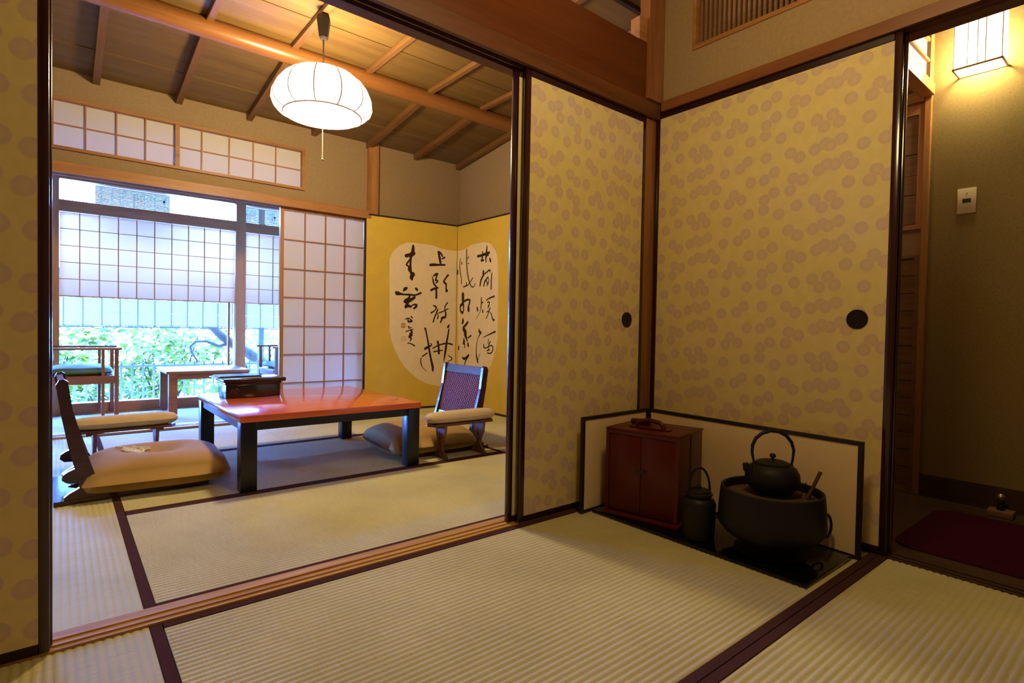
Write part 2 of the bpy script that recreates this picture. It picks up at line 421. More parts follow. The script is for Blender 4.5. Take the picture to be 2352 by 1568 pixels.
# ---- tea room walls
wr = MB()
for a in ((0, .10, -.19, -.0345, 1.8385, 2.62), (0, .10, -.80, -.19, 1.8385, 2.022), (0, .10, -3.0, -.80, 1.8385, 2.62), (0, .10, -.80, -.19, 2.40, 2.62)): wr.box(*a)
struct('wall_right', wr, m_plaster, 'sand plaster wall above the right patterned door', 'wall')
struct('wall_left', B(-3.06, -2.96, -3.1, 4.32, -.05, 2.809), m_plaster, 'plaster wall at the far left of both rooms', 'wall')
struct('wall_front', B(-2.96, .099, -3.1, -3.0, -.05, 2.809), m_plaster, 'plaster wall behind the viewer', 'wall')
struct('wall_right', B(0, .10, -3.0, -1.98, .0035, 1.792), m_plaster, 'plaster wall beside the doorway at the right', 'wall')
struct('ceiling', B(-2.96, .10, -3.0, .0995, 2.621, 2.68), m_board, 'wooden ceiling of the tea room', 'ceiling')
struct('roof', B(-3.4, 1.8, -3.4, 5.10, 2.81, 2.90), m_floorwood, 'dark roof with eaves over the rooms', 'roof')
# lattice vent
vent = thing('window_1', 'wooden lattice vent high in the plaster wall', 'vent', (0, -.495, 2.022), kind='structure')
build('frame', B(-.008, .06, -.205, -.19, 2.022, 2.40).box(-.008, .06, -.80, -.785, 2.022, 2.40).box(-.008, .06, -.785, -.205, 2.022, 2.040).box(-.008, .06, -.785, -.205, 2.385, 2.40), m_woodY, vent)
build('backing', B(.07, .08, -.79, -.20, 2.03, 2.39), m_dark, vent)
sl = build('slat', B(.010, .024, -.006, .006, .0185, .363), m_lath, vent, local=True)
n = 26
for i in range(n):
    y = .275 - i * (.55 / (n - 1))
    if i == 0: sl.location = (0, y, 0)
    else: share(sl, 'slat', vent, (0, y, 0))

# ---- back room walls
wb = MB()
for a in ((-2.96, .946, 3.08, 3.20, 2.227, 2.80), (-2.96, -.10, 3.08, 3.20, 1.786, 1.885), (-.617, .946, 3.08, 3.20, 1.885, 2.227), (-.10, .946, 3.08, 3.20, .0, 1.885)): wb.box(*a)
struct('wall_back', wb, m_plaster, 'sand plaster wall above the veranda opening of the back room', 'wall')
struct('wall_right', B(.946, 1.05, .10, 4.32, -.05, 2.809), m_plaster, 'sand plaster wall behind the gold folding screen', 'wall')
struct('wall_right', B(.0005, .945, .06, .0985, -.05, 2.809), m_plaster, 'plaster wall closing the back room beside the corner post', 'wall')
struct('trim_8', B(-.062, .032, 3.035, 3.0795, .0135, 2.43), m_woodZ, 'cedar post rising beside the gold folding screen', 'post')
s = MB().box(-2.96, -.063, 2.975, 3.079, 1.738, 1.785)
for a, b in ((2.975, 2.990), (3.020, 3.028), (3.058, 3.079)): s.box(-2.96, -.063, a, b, 1.716, 1.738)
struct('trim_9', s, m_woodX, 'cedar lintel above the veranda opening', 'lintel')
s = MB().box(-2.96, .945, 2.961, 3.13, -.05, .008)
for a, b in ((2.961, 2.985), (3.02, 3.03), (3.06, 3.13)): s.box(-2.96, .945, a, b, .008, .013)
struct('trim_10', s, m_woodX, 'cedar threshold between the tatami room and the veranda', 'threshold')
struct('trim_11', B(-2.30, -2.243, 2.99, 3.06, .0135, 1.737), m_woodZ, 'cedar jamb at the left of the veranda opening', 'post')

# transom with paper panes
tr = thing('window_2', 'paper lattice transom above the veranda opening', 'window', (-1.55, 3.08, 1.885), kind='structure')
fr = MB()
for a in ((-2.96, -.617, 3.060, 3.14, 2.205, 2.226), (-2.96, -.617, 3.060, 3.14, 1.886, 1.906), (-.640, -.618, 3.060, 3.14, 1.906, 2.205), (-1.548, -1.520, 3.072, 3.13, 1.906, 2.205)): fr.box(*a)
build('frame', fr, m_woodX, tr)
xs = [-2.96, -2.573, -2.403, -2.234, -2.064, -1.895, -1.727, -1.548]
xs2 = [-1.520, -1.373, -1.186, -1.014, -.843, -.640]
for arr in (xs, xs2):
    for i in range(len(arr) - 1):
        build('pane', B(arr[i] + .003, arr[i + 1] - .003, 3.103, 3.105, 1.907, 2.052), m_shoji, tr)
        build('pane', B(arr[i] + .003, arr[i + 1] - .003, 3.103, 3.105, 2.058, 2.204), m_shoji, tr)
        if i: build('bar', B(arr[i] - .004, arr[i] + .004, 3.090, 3.102, 1.906, 2.205), m_woodZ, tr)
    build('bar', B(arr[0], arr[-1], 3.092, 3.103, 2.051, 2.059), m_woodX, tr)

# sliding paper door (shoji)
sj = thing('door_1', 'white paper lattice sliding door beside the gold screen', 'sliding door', (-.45, 3.04, .014), kind='structure')
fr = MB().box(-.822, -.793, 3.028, 3.056, .014, 1.735).box(-.102, -.074, 3.028, 3.056, .014, 1.735).box(-.793, -.102, 3.030, 3.054, 1.694, 1.735).box(-.793, -.102, 3.030, 3.054, .014, .10)
build('frame', fr, m_woodZ, sj)
hx = [-.793, -.621, -.449, -.280, -.102]; hz = [.10, .285, .520, .755, .990, 1.222, 1.460, 1.694]
for i in range(4):
    for j in range(7):
        build('pane', B(hx[i] + .002, hx[i + 1] - .002, 3.046, 3.048, hz[j] + .002, hz[j + 1] - .002), m_shoji, sj)
for x in hx[1:-1]: build('bar', B(x - .0045, x + .0045, 3.033, 3.045, .10, 1.694), m_woodZ, sj)
for z in hz[1:-1]: build('bar', B(-.793, -.102, 3.035, 3.046, z - .0045, z + .0045), m_woodX, sj)

# ---- back room ceiling
ce = struct('ceiling', B(-2.96, .946, .10, 3.2, 2.66, 2.70), m_board, 'wooden ceiling of the back room with rafters and round purlin', 'ceiling')
ys = [.101, .34, .78, 1.21, 1.64, 2.05]
for i in range(len(ys) - 1):
    build('board', B(-2.955, .944, ys[i] + .0015, ys[i + 1] - .0015, 2.540 + (.004 if i % 2 else 0), 2.552), m_board, ce)
def slope(y): return 2.536 - (y - 2.05) * .124
yf = [2.05, 2.39, 2.73, 3.078]
for i in range(3):
    y0, y1 = yf[i] + .0015, yf[i + 1] - .0015; d = .004 * (i % 2)
    build('board', MB().prism([(y0, slope(y0) + d), (y1, slope(y1) + d), (y1, slope(y1) + .014), (y0, slope(y0) + .014)], (-2.955, 0, 0), (0, 1, 0), (0, 0, 1), (3.899, 0, 0)), m_board, ce)
RX = [-2.50, -2.008, -1.527, -1.048, -.545, -.055, .425, .905]
for x in RX:
    build('rafter', BB(x - .019, x + .019, .102, 2.03, 2.508, 2.539, c=.003), m_rafter, ce)
    build('rafter', MB().prism([(2.06, slope(2.06) - .046), (3.078, slope(3.078) - .050), (3.078, slope(3.078)), (2.06, slope(2.06))], (x - .02, 0, 0), (0, 1, 0), (0, 0, 1), (.04, 0, 0)), m_rafter, ce)
build('purlin', MB().tube([(-2.955, 2.055, 2.492), (-1.2, 2.055, 2.492), (.944, 2.055, 2.492)], .060, 24), m_log, ce, True)
build('batten', B(-2.955, .944, .325, .352, 2.515, 2.539), m_blackm, ce)

# ---- sliding doors with blossom paper (fusuma)
BL = [(-.472, 1.38), (-.529, 1.379), (-.642, 1.365), (-.678, 1.354), (-.632, 1.321), (-.569, 1.323), (-.531, 1.3), (-.529, 1.26), (-.591, 1.234), (-.467, 1.251), (-.301, 1.404), (-.265, 1.387), (-.321, 1.378), (-.4, 1.341), (-.434, 1.316), (-.379, 1.308), (-.311, 1.315), (-.658, 1.259), (-.723, 1.269), (-.75, 1.237), (-.252, 1.274), (-.275, 1.243), (-.372, 1.233), (-.456, 1.172), (-.424, 1.148), (-.533, 1.169), (-.629, 1.167), (-.664, 1.143), (-.755, 1.173), (-.72, 1.16), (-.569, 1.105), (-.283, 1.178), (-.247, 1.164), (-.357, 1.143), (-.735, 1.08), (-.763, 1.095)]
def blossoms(a0, a1, z0, z1, r=.0245):
    out = []
    for i in range(-6, 7):
        for j in range(-7, 6):
            for y, z in BL:
                a = y + .526 * i; b = z + .298 * j
                if a0 + r < a < a1 - r and z0 + r < b < z1 - r: out.append((a, b))
                elif a0 - r < a < a1 + r and z0 - r < b < z1 + r: out.append((a, b))
    return out
def print_mesh(a0, a1, z0, z1, to3):
    mb = MB(); mb.uv = []; r = .0245
    placed = []
    for k, (a, b) in enumerate(blossoms(a0, a1, z0, z1, r)):
        near = {q[2] for q in placed if (q[0] - a) ** 2 + (q[1] - b) ** 2 < (2.1 * r) ** 2}
        if any((q[0] - a) ** 2 + (q[1] - b) ** 2 < (.7 * r) ** 2 for q in placed): continue
        lay = min(set(range(12)) - near); placed.append((a, b, lay))
        d = .0003 + .00008 * lay; ring = []
        for q in range(20):
            t = 2 * pi * q / 20; ring.append((min(max(a + r * cos(t), a0), a1), min(max(b + r * sin(t), z0), z1)))
        mb.add([to3(p[0], p[1], d) for p in ring], [tuple(range(20))])
        mb.uv += [((p[0] - a) / r, (p[1] - b) / r) for p in ring]
    return mb
def fusuma(name, label, axis, face, side, a0, a1, ztop, zbot, fl, fr_, pull=None, track=.02, printed=True):
    """axis 'X': door in a plane of constant Y=face, seen from -Y; 'Y': plane of constant X=face seen from -X.
    side: +1 body grows to +face direction.  fl/fr_: stile widths"""
    if axis == 'X':
        bx = lambda p0, p1, q0, q1, z0, z1: B(p0, p1, face + q0, face + q1, z0, z1); to3 = lambda a, z, d: (a, face + .0025 - d, z)
        org = ((a0 + a1) / 2, face + .01, .006)
    else:
        bx = lambda p0, p1, q0, q1, z0, z1: B(face + q0, face + q1, p0, p1, z0, z1); to3 = lambda a, z, d: (face + .0025 - d, a, z)
        org = (face + .01, (a0 + a1) / 2, .006)
    t = thing(name, label, 'sliding door', org, kind='structure')
    build('panel', bx(a0 + fl, a1 - fr_, .0025, track - .0025, zbot, ztop), m_fusuma, t)
    if printed: build('blossom_print', print_mesh(a0 + fl, a1 - fr_, zbot, ztop, to3), m_print, t, kind='stuff')
    def fb(p0, p1, z0, z1):
        if axis == 'X': return BB(p0, p1, face, face + track, z0, z1, c=.003)
        return BB(face, face + track, p0, p1, z0, z1, c=.003)
    build('stile', fb(a0, a0 + fl, .006, ztop + .0445), m_lacq, t, True); build('stile', fb(a1 - fr_, a1, .006, ztop + .0445), m_lacq, t, True)
    build('rail', fb(a0 + fl, a1 - fr_, ztop, ztop + .0445), m_lacqr, t, True); build('rail', fb(a0 + fl, a1 - fr_, .006, zbot), m_lacqr, t, True)
    if pull:
        c = Vector(to3(pull[0], pull[1], .0)); nrm = Vector((0, -1, 0)) if axis == 'X' else Vector((-1, 0, 0)); ax = Vector((1, 0, 0)) if axis == 'X' else Vector((0, 1, 0))
        up_ = Vector((0, 0, 1)); mb = MB(); N_ = 28; prof = [(.0345, 0), (.0345, .0035), (.031, .0040), (.029, .0020), (.0, .0018)]
        vs = []; fs = []
        for r, d in prof:
            for k in range(N_):
                q = 2 * pi * k / N_; vs.append((c + (ax * cos(q) + up_ * sin(q)) * max(r, 1e-4) + nrm * d)[:])
        for i in range(len(prof) - 1):
            for k in range(N_): fs.append((i * N_ + k, i * N_ + (k + 1) % N_, (i + 1) * N_ + (k + 1) % N_, (i + 1) * N_ + k))
        mb.add(vs, fs); build('pull', mb, m_pull, t, True)
    return t
fusuma('door_2', 'blossom-patterned sliding door at the left edge of the photo', 'X', .0, 1, -2.958, -2.2130, 1.735, .030, .022, .020)
fusuma('door_3', 'sliding door stacked behind the left patterned door', 'X', .030, 1, -2.952, -2.2085, 1.735, .030, .022, .022, printed=False)
fusuma('door_4', 'blossom-patterned sliding door left of the corner post', 'X', .0, 1, -.815, -.0755, 1.735, .030, .025, .020, pull=(-.187, .814))
fusuma('door_5', 'sliding door stacked behind the door left of the corner post', 'X', .030, 1, -.848, -.0755, 1.735, .030, .022, .022, printed=False)
fusuma('door_6', 'wide blossom-patterned sliding door behind the kettle', 'Y', .0, 1, -.992, -.002, 1.766, .030, .024, .020, pull=(-.880, .819))
fusuma('door_7', 'sliding door stacked behind the wide patterned door', 'Y', .030, 1, -.997, -.002, 1.766, .030, .022, .022, printed=False)

# ---- corridor beyond the right-hand doorway
struct('floor', B(.11, 1.42, -3.0, .05, -.12, -.07), m_floorwood, 'dark wooden corridor floor beyond the doorway', 'floor')
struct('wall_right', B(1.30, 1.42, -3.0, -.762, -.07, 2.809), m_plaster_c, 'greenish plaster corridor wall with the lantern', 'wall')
struct('wall_right', B(1.308, 1.42, -.762, .05, -.07, 2.809), m_plaster, 'plaster wall of the entry recess at the end of the corridor', 'wall')
struct('wall_back', B(.11, 1.308, .0, .05, -.07, 2.809), m_plaster, 'plaster back wall of the entry recess', 'wall')
struct('wall_front', B(.10, 1.42, -3.1, -3.0, -.07, 2.809), m_plaster, 'plaster wall at the near end of the corridor', 'wall')
struct('ceiling', B(.101, 1.299, -3.0, -.001, 2.621, 2.68), m_board, 'wooden corridor ceiling', 'ceiling')
struct('baseboard_right', B(1.288, 1.2995, -3.0, -.762, -.0695, .045), m_floorwood, 'dark baseboard along the corridor wall', 'baseboard')
struct('trim_12', BB(1.278, 1.307, -.762, -.732, -.0695, 2.62, c=.003), m_woodZ, 'slim cedar post at the corridor corner', 'post')
struct('trim_13', B(.11, 1.277, -.775, -.715, 2.003, 2.060), m_woodX, 'cedar lintel under the lit paper window of the corridor', 'lintel')
struct('ceiling', B(.11, 1.30, -.714, .0, 2.045, 2.06), m_wick, 'woven ceiling of the entry recess', 'ceiling')
struct('trim_14', B(1.270, 1.3075, -.731, -.0, 1.985, 2.040), m_woodY, 'cedar rail at the head of the recess wall', 'rail')
lw = thing('window_3', 'brightly lit paper window above the corridor lintel', 'window', (.7, -.745, 2.06), kind='structure')
build('frame', B(1.225, 1.277, -.765, -.735, 2.061, 2.62).box(.11, .15, -.765, -.735, 2.061, 2.62).box(.15, 1.225, -.765, -.735, 2.59, 2.62), m_woodZ, lw)
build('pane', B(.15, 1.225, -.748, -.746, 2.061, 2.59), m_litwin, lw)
for z in (2.165, 2.27, 2.375, 2.48): build('bar', B(.15, 1.225, -.762, -.749, z - .007, z + .007), m_woodX, lw)
# shutter panel and lath panel of the recess
sp = thing('window_4', 'small board shutter in a cedar frame beside the corridor corner', 'shutter', (1.29, -.5, 1.35), kind='structure')
build('frame', B(1.285, 1.3075, -.731, -.708, 1.325, 1.975).box(1.285, 1.3075, -.30, -.277, 1.325, 1.975).box(1.285, 1.3075, -.708, -.30, 1.325, 1.350).box(1.285, 1.3075, -.708, -.30, 1.925, 1.975), m_woodZ, sp)
zz = [1.352, 1.507, 1.607, 1.720, 1.820, 1.923]
for i in range(5): build('board', B(1.296, 1.3075, -.706, -.302, zz[i] + .004, zz[i + 1] - .001 + .003 * (i % 2)), m_lath, sp)
lp = thing('window_5', 'dim lath panel low in the entry recess wall', 'lath panel', (1.29, -.5, -.06), kind='structure')
build('frame', B(1.285, 1.3075, -.731, -.711, -.0695, 1.19).box(1.285, 1.3075, -.30, -.277, -.0695, 1.19).box(1.285, 1.3075, -.711, -.30, 1.175, 1.19), m_lath, lp)
zz = [1.173 - .0925 * i for i in range(14)]
for i in range(13): build('lath', B(1.296 + .002 * (i % 2), 1.3075, -.709, -.302, zz[i + 1] + .004, zz[i] - .002), m_lath, lp)

# ---- veranda and its window
struct('floor', B(-2.96, .946, 3.13, 4.32, -.05, .0), m_carpet, 'pale carpeted veranda floor', 'floor')
struct('ceiling', B(-2.96, .946, 3.201, 4.32, 2.301, 2.36), m_board, 'wooden veranda ceiling', 'ceiling')
struct('wall_back', B(-2.96, .946, 4.20, 4.30, 1.935, 2.30), m_plaster, 'plaster strip above the veranda window', 'wall')
m_winwood = wood('window_wood', (.40, .16, .06, 1), (.58, .27, .11, 1), 'X', .4)
m_winwoodZ = wood('window_wood_z', (.44, .19, .07, 1), (.62, .31, .13, 1), 'Z', .4)
WX = [(-2.96, -2.29), (-2.203, -.893), (-.806, .50)]
struct('trim_15', B(-2.29, -2.203, 4.16, 4.27, .0005, 1.9345), m_winwoodZ, 'cedar window post at the left of the veranda window', 'post')
struct('trim_16', B(-.893, -.806, 4.16, 4.27, .0005, 1.9345), m_winwoodZ, 'cedar post between the two veranda window panes', 'post')
struct('wall_back', B(.50, .946, 4.20, 4.30, .0005, 1.9345), m_plaster, 'plaster at the right end of the veranda', 'wall')
names = ['narrow veranda window hidden behind the left sliding door', 'wide veranda window with a half-lowered paper grid', 'veranda window pane right of the cedar post']
for (x0, x1), lab, nm in zip(WX, names, ('window_6', 'window_7', 'window_8')):
    w = thing(nm, lab, 'window', ((x0 + x1) / 2, 4.2, .001), kind='structure')
    f = MB()
    if nm == 'window_7': f.box(-.948, -.930, 4.225, 4.255, .083, .971)
    f.box(x0, x1, 4.165, 4.26, .001, .082).box(x0, x1, 4.165, 4.26, 1.655, 1.748).box(x0, x1, 4.165, 4.26, 1.915, 1.9345)
    build('frame', f, m_winwood, w)
    build('glass_pane', B(x0, x1, 4.222, 4.226, .082, 1.655), m_glass, w)
    build('glass_pane', B(x0, x1, 4.222, 4.226, 1.748, 1.915), m_glass, w)
    nx = 10 if x1 - x0 > 1.2 else 5; zs = [.972 + (1.655 - .972) * j / 5 for j in range(6)]; xx = [x0 + (x1 - x0) * i / nx for i in range(nx + 1)]
    for i in range(nx):
        for j in range(5): build('paper_pane', B(xx[i] + .001, xx[i + 1] - .001, 4.206, 4.2075, zs[j] + .001, zs[j + 1] - .001), m_blind, w)
    for x in xx[1:-1]: build('bar', B(x - .0035, x + .0035, 4.196, 4.2055, .972, 1.655), m_winwoodZ, w)
    for z in zs[1:-1]: build('bar', B(x0, x1, 4.199, 4.2055, z - .0025, z + .0025), m_winwood, w)
    for sx, sz in ((-1.476, 1.846), (-.526, 1.838)):
        if x0 < sx < x1: build('sticker', MB().prism([(-.014, 0), (0, -.016), (.014, 0), (0, .016)], (sx, 4.2205, sz), (1, 0, 0), (0, 0, 1), (0, .001, 0)), m_dark, w)
    build('bottom_rail', B(x0, x1, 4.192, 4.2095, .963, .972), m_winwood, w)

# fill light added to brighten the recess panels, hidden behind the wide patterned door
light('recess_fill', 'POINT', (.72, -.34, 1.80), 3.0, (1.0, .62, .28), shadow_soft_size=.08)

# ================================================================== OBJECTS
def obox(P, Q, s0, s1, d0, d1, z0, z1, mb=None):
    """box along the line P->Q on the floor plan, depth d along the normal that faces the viewer's side"""
    P, Q = Vector((P[0], P[1], 0)), Vector((Q[0], Q[1], 0)); a = (Q - P).normalized(); n = Vector((a.y, -a.x, 0)); mb = mb or MB()
    c = [P + a * s + n * d for s, d in ((s0, d0), (s1, d0), (s1, d1), (s0, d1))]
    vs = [(p.x, p.y, z0) for p in c] + [(p.x, p.y, z1) for p in c]
    return mb.add(vs, [(0, 3, 2, 1), (4, 5, 6, 7), (0, 1, 5, 4), (1, 2, 6, 5), (2, 3, 7, 6), (3, 0, 4, 7)])

# ---- gold folding screen with calligraphy
STROKES_L=[[(0.4582,1.5167,0.0106),(0.4577,1.4921,0.0148),(0.4547,1.459,0.017),(0.4441,1.4334,0.019),(0.4357,1.4081,0.0127),(0.4341,1.367,0.0106),(0.4339,1.326,0.0106),(0.4352,1.2933,0.0127),(0.4401,1.2608,0.0106)],[(0.392,1.4186,0.0168),(0.4158,1.4268,0.0169),(0.4506,1.4381,0.0191),(0.4702,1.4481,0.0127)],[(0.4251,1.3867,0.0063),(0.3996,1.3479,0.0084),(0.3976,1.3334,0.0084),(0.4173,1.3247,0.0063)],[(0.4217,1.321,0.0106),(0.4221,1.2924,0.0127),(0.4354,1.2769,0.0106)],[(0.4356,1.2687,0.0106),(0.4598,1.2581,0.017),(0.4709,1.2527,0.0106)],[(0.46,1.2458,0.017),(0.447,1.2326,0.0191),(0.4473,1.2162,0.017),(0.4496,1.2081,0.0127)],[(0.3707,1.097,0.0084),(0.3856,1.1142,0.0168),(0.4007,1.1232,0.0105)],[(0.4905,1.124,0.0107),(0.5018,1.1122,0.0128),(0.5041,1.1041,0.0064)],[(0.2983,1.077,0.0124),(0.309,1.0715,0.0208),(0.3389,1.0669,0.0125),(0.3777,1.0627,0.0084),(0.4299,1.0632,0.0095),(0.4738,1.0612,0.0085),(0.5135,1.0714,0.0086),(0.54,1.0852,0.0097)],[(0.4299,1.0591,0.0085),(0.4259,1.0343,0.0106),(0.4001,1.0126,0.0148),(0.3873,0.9998,0.0168)],[(0.3873,0.9957,0.0147),(0.409,1.0007,0.019),(0.448,1.0188,0.0149),(0.4785,1.0408,0.0128)],[(0.4178,0.9929,0.0106),(0.4008,0.9676,0.0127),(0.3924,0.9468,0.0126)],[(0.3967,0.951,0.0126),(0.4183,0.9601,0.0148),(0.4402,0.9527,0.0106),(0.4576,0.9657,0.0064),(0.4751,0.9746,0.0075),(0.4972,0.9713,0.0107)],[(0.4995,0.9714,0.0107),(0.4953,0.9547,0.0107),(0.4756,0.9395,0.0107)],[(0.7158,1.4827,0.011),(0.7233,1.4496,0.0122),(0.7308,1.4165,0.0122),(0.7384,1.379,0.0111)],[(0.7227,1.4854,0.0088),(0.744,1.4683,0.0089),(0.7584,1.4442,0.0067)],[(0.754,1.4226,0.0067),(0.7796,1.4354,0.0089)],[(0.6329,1.3539,0.012),(0.6717,1.359,0.0132),(0.7178,1.3605,0.0099),(0.7831,1.3656,0.0089)],[(0.6688,1.2537,0.0066),(0.6893,1.2677,0.011),(0.7076,1.2753,0.0099)],[(0.7054,1.2731,0.0088),(0.6989,1.2452,0.0077),(0.6879,1.2129,0.0077)],[(0.6901,1.2151,0.0077),(0.7111,1.208,0.0088),(0.6952,1.1859,0.0066)],[(0.6552,1.2465,0.0033),(0.665,1.2051,0.0077),(0.677,1.1722,0.0088),(0.691,1.1604,0.0088)],[(0.6458,1.1158,0.0109),(0.6708,1.1297,0.011),(0.7121,1.1426,0.01)],[(0.6934,1.1563,0.0088),(0.6987,1.1144,0.0099),(0.6998,1.0469,0.011)],[(0.8201,1.2703,0.0101),(0.7993,1.2434,0.0078),(0.7764,1.2078,0.0089),(0.7955,1.1877,0.0112),(0.803,1.1668,0.0078),(0.8012,1.1326,0.0078),(0.8084,1.1245,0.0135),(0.8062,1.1137,0.0112)],[(0.6724,0.972,0.0069),(0.7014,0.9573,0.0083),(0.6846,0.925,0.0055),(0.6505,0.9028,0.0082)],[(0.7163,0.9367,0.0069),(0.7024,0.8991,0.0069),(0.6829,0.8563,0.0069),(0.672,0.8164,0.0069)],[(0.714,0.8995,0.005),(0.7231,0.8733,0.0056),(0.7148,0.8492,0.0069)],[(0.8177,1.0044,0.007),(0.7918,0.9659,0.0056),(0.7954,0.9287,0.0062),(0.8018,0.8968,0.0084),(0.7994,0.8647,0.0084)],[(0.7313,0.9053,0.0056),(0.772,0.9199,0.0056),(0.8247,0.9458,0.0056)],[(0.7965,0.8646,0.0098),(0.7643,0.8558,0.0126),(0.7587,0.837,0.0084),(0.7474,0.8128,0.007)],[(0.5903,0.7544,0.0095),(0.6022,0.7127,0.0076),(0.6144,0.6603,0.0077),(0.6268,0.5972,0.0096),(0.6393,0.5287,0.0096),(0.6578,0.4492,0.0105),(0.6732,0.3854,0.0124),(0.6737,0.351,0.0083)],[(0.5933,0.5631,0.0123),(0.6271,0.5814,0.011),(0.6583,0.5972,0.0055),(0.6494,0.613,0.0049)],[(0.6138,0.521,0.006),(0.5662,0.49,0.0068)],[(0.5523,0.4771,0.0041),(0.5498,0.4562,0.0049),(0.5532,0.4195,0.0054),(0.5735,0.3824,0.0027),(0.6079,0.3501,0.0022)],[(0.8392,0.7906,0.0071),(0.8277,0.7689,0.0113)],[(0.837,0.7476,0.0071),(0.829,0.6938,0.0085),(0.8154,0.6186,0.0099),(0.8048,0.5435,0.0113),(0.7969,0.4899,0.0084),(0.7888,0.4418,0.0039)],[(0.6703,0.5655,0.0055),(0.7306,0.5945,0.007),(0.8125,0.6132,0.0079),(0.8753,0.6025,0.008)],[(0.7213,0.629,0.0111),(0.7307,0.5865,0.0097),(0.7348,0.5173,0.0112)],[(0.6823,0.5336,0.0069),(0.7724,0.5464,0.0056)],[(0.8323,0.4976,0.0034),(0.8716,0.4729,0.0057),(0.8689,0.4513,0.0051),(0.8274,0.4358,0.0028)],[(0.3897,0.8358,0.004),(0.414,0.8441,0.0066),(0.4332,0.842,0.0053)],[(0.4493,0.8605,0.0074),(0.4605,0.8494,0.0053)],[(0.4169,0.8339,0.0053),(0.4227,0.8135,0.0093),(0.4554,0.8194,0.0093),(0.4388,0.8344,0.0066)],[(0.4233,0.7672,0.008),(0.4318,0.7519,0.0053),(0.4508,0.7625,0.0048)],[(0.3995,0.7231,0.0053),(0.4348,0.7339,0.0053),(0.4676,0.7447,0.0048)],[(0.4457,0.7366,0.008),(0.457,0.7161,0.0107),(0.4407,0.7005,0.0106)],[(0.4408,0.6979,0.0106),(0.4574,0.6903,0.0107),(0.4302,0.6746,0.0106),(0.4523,0.6593,0.008),(0.439,0.6334,0.004)],[(0.4174,0.6127,0.0048),(0.442,0.6128,0.0053),(0.4865,0.5895,0.0067)]]
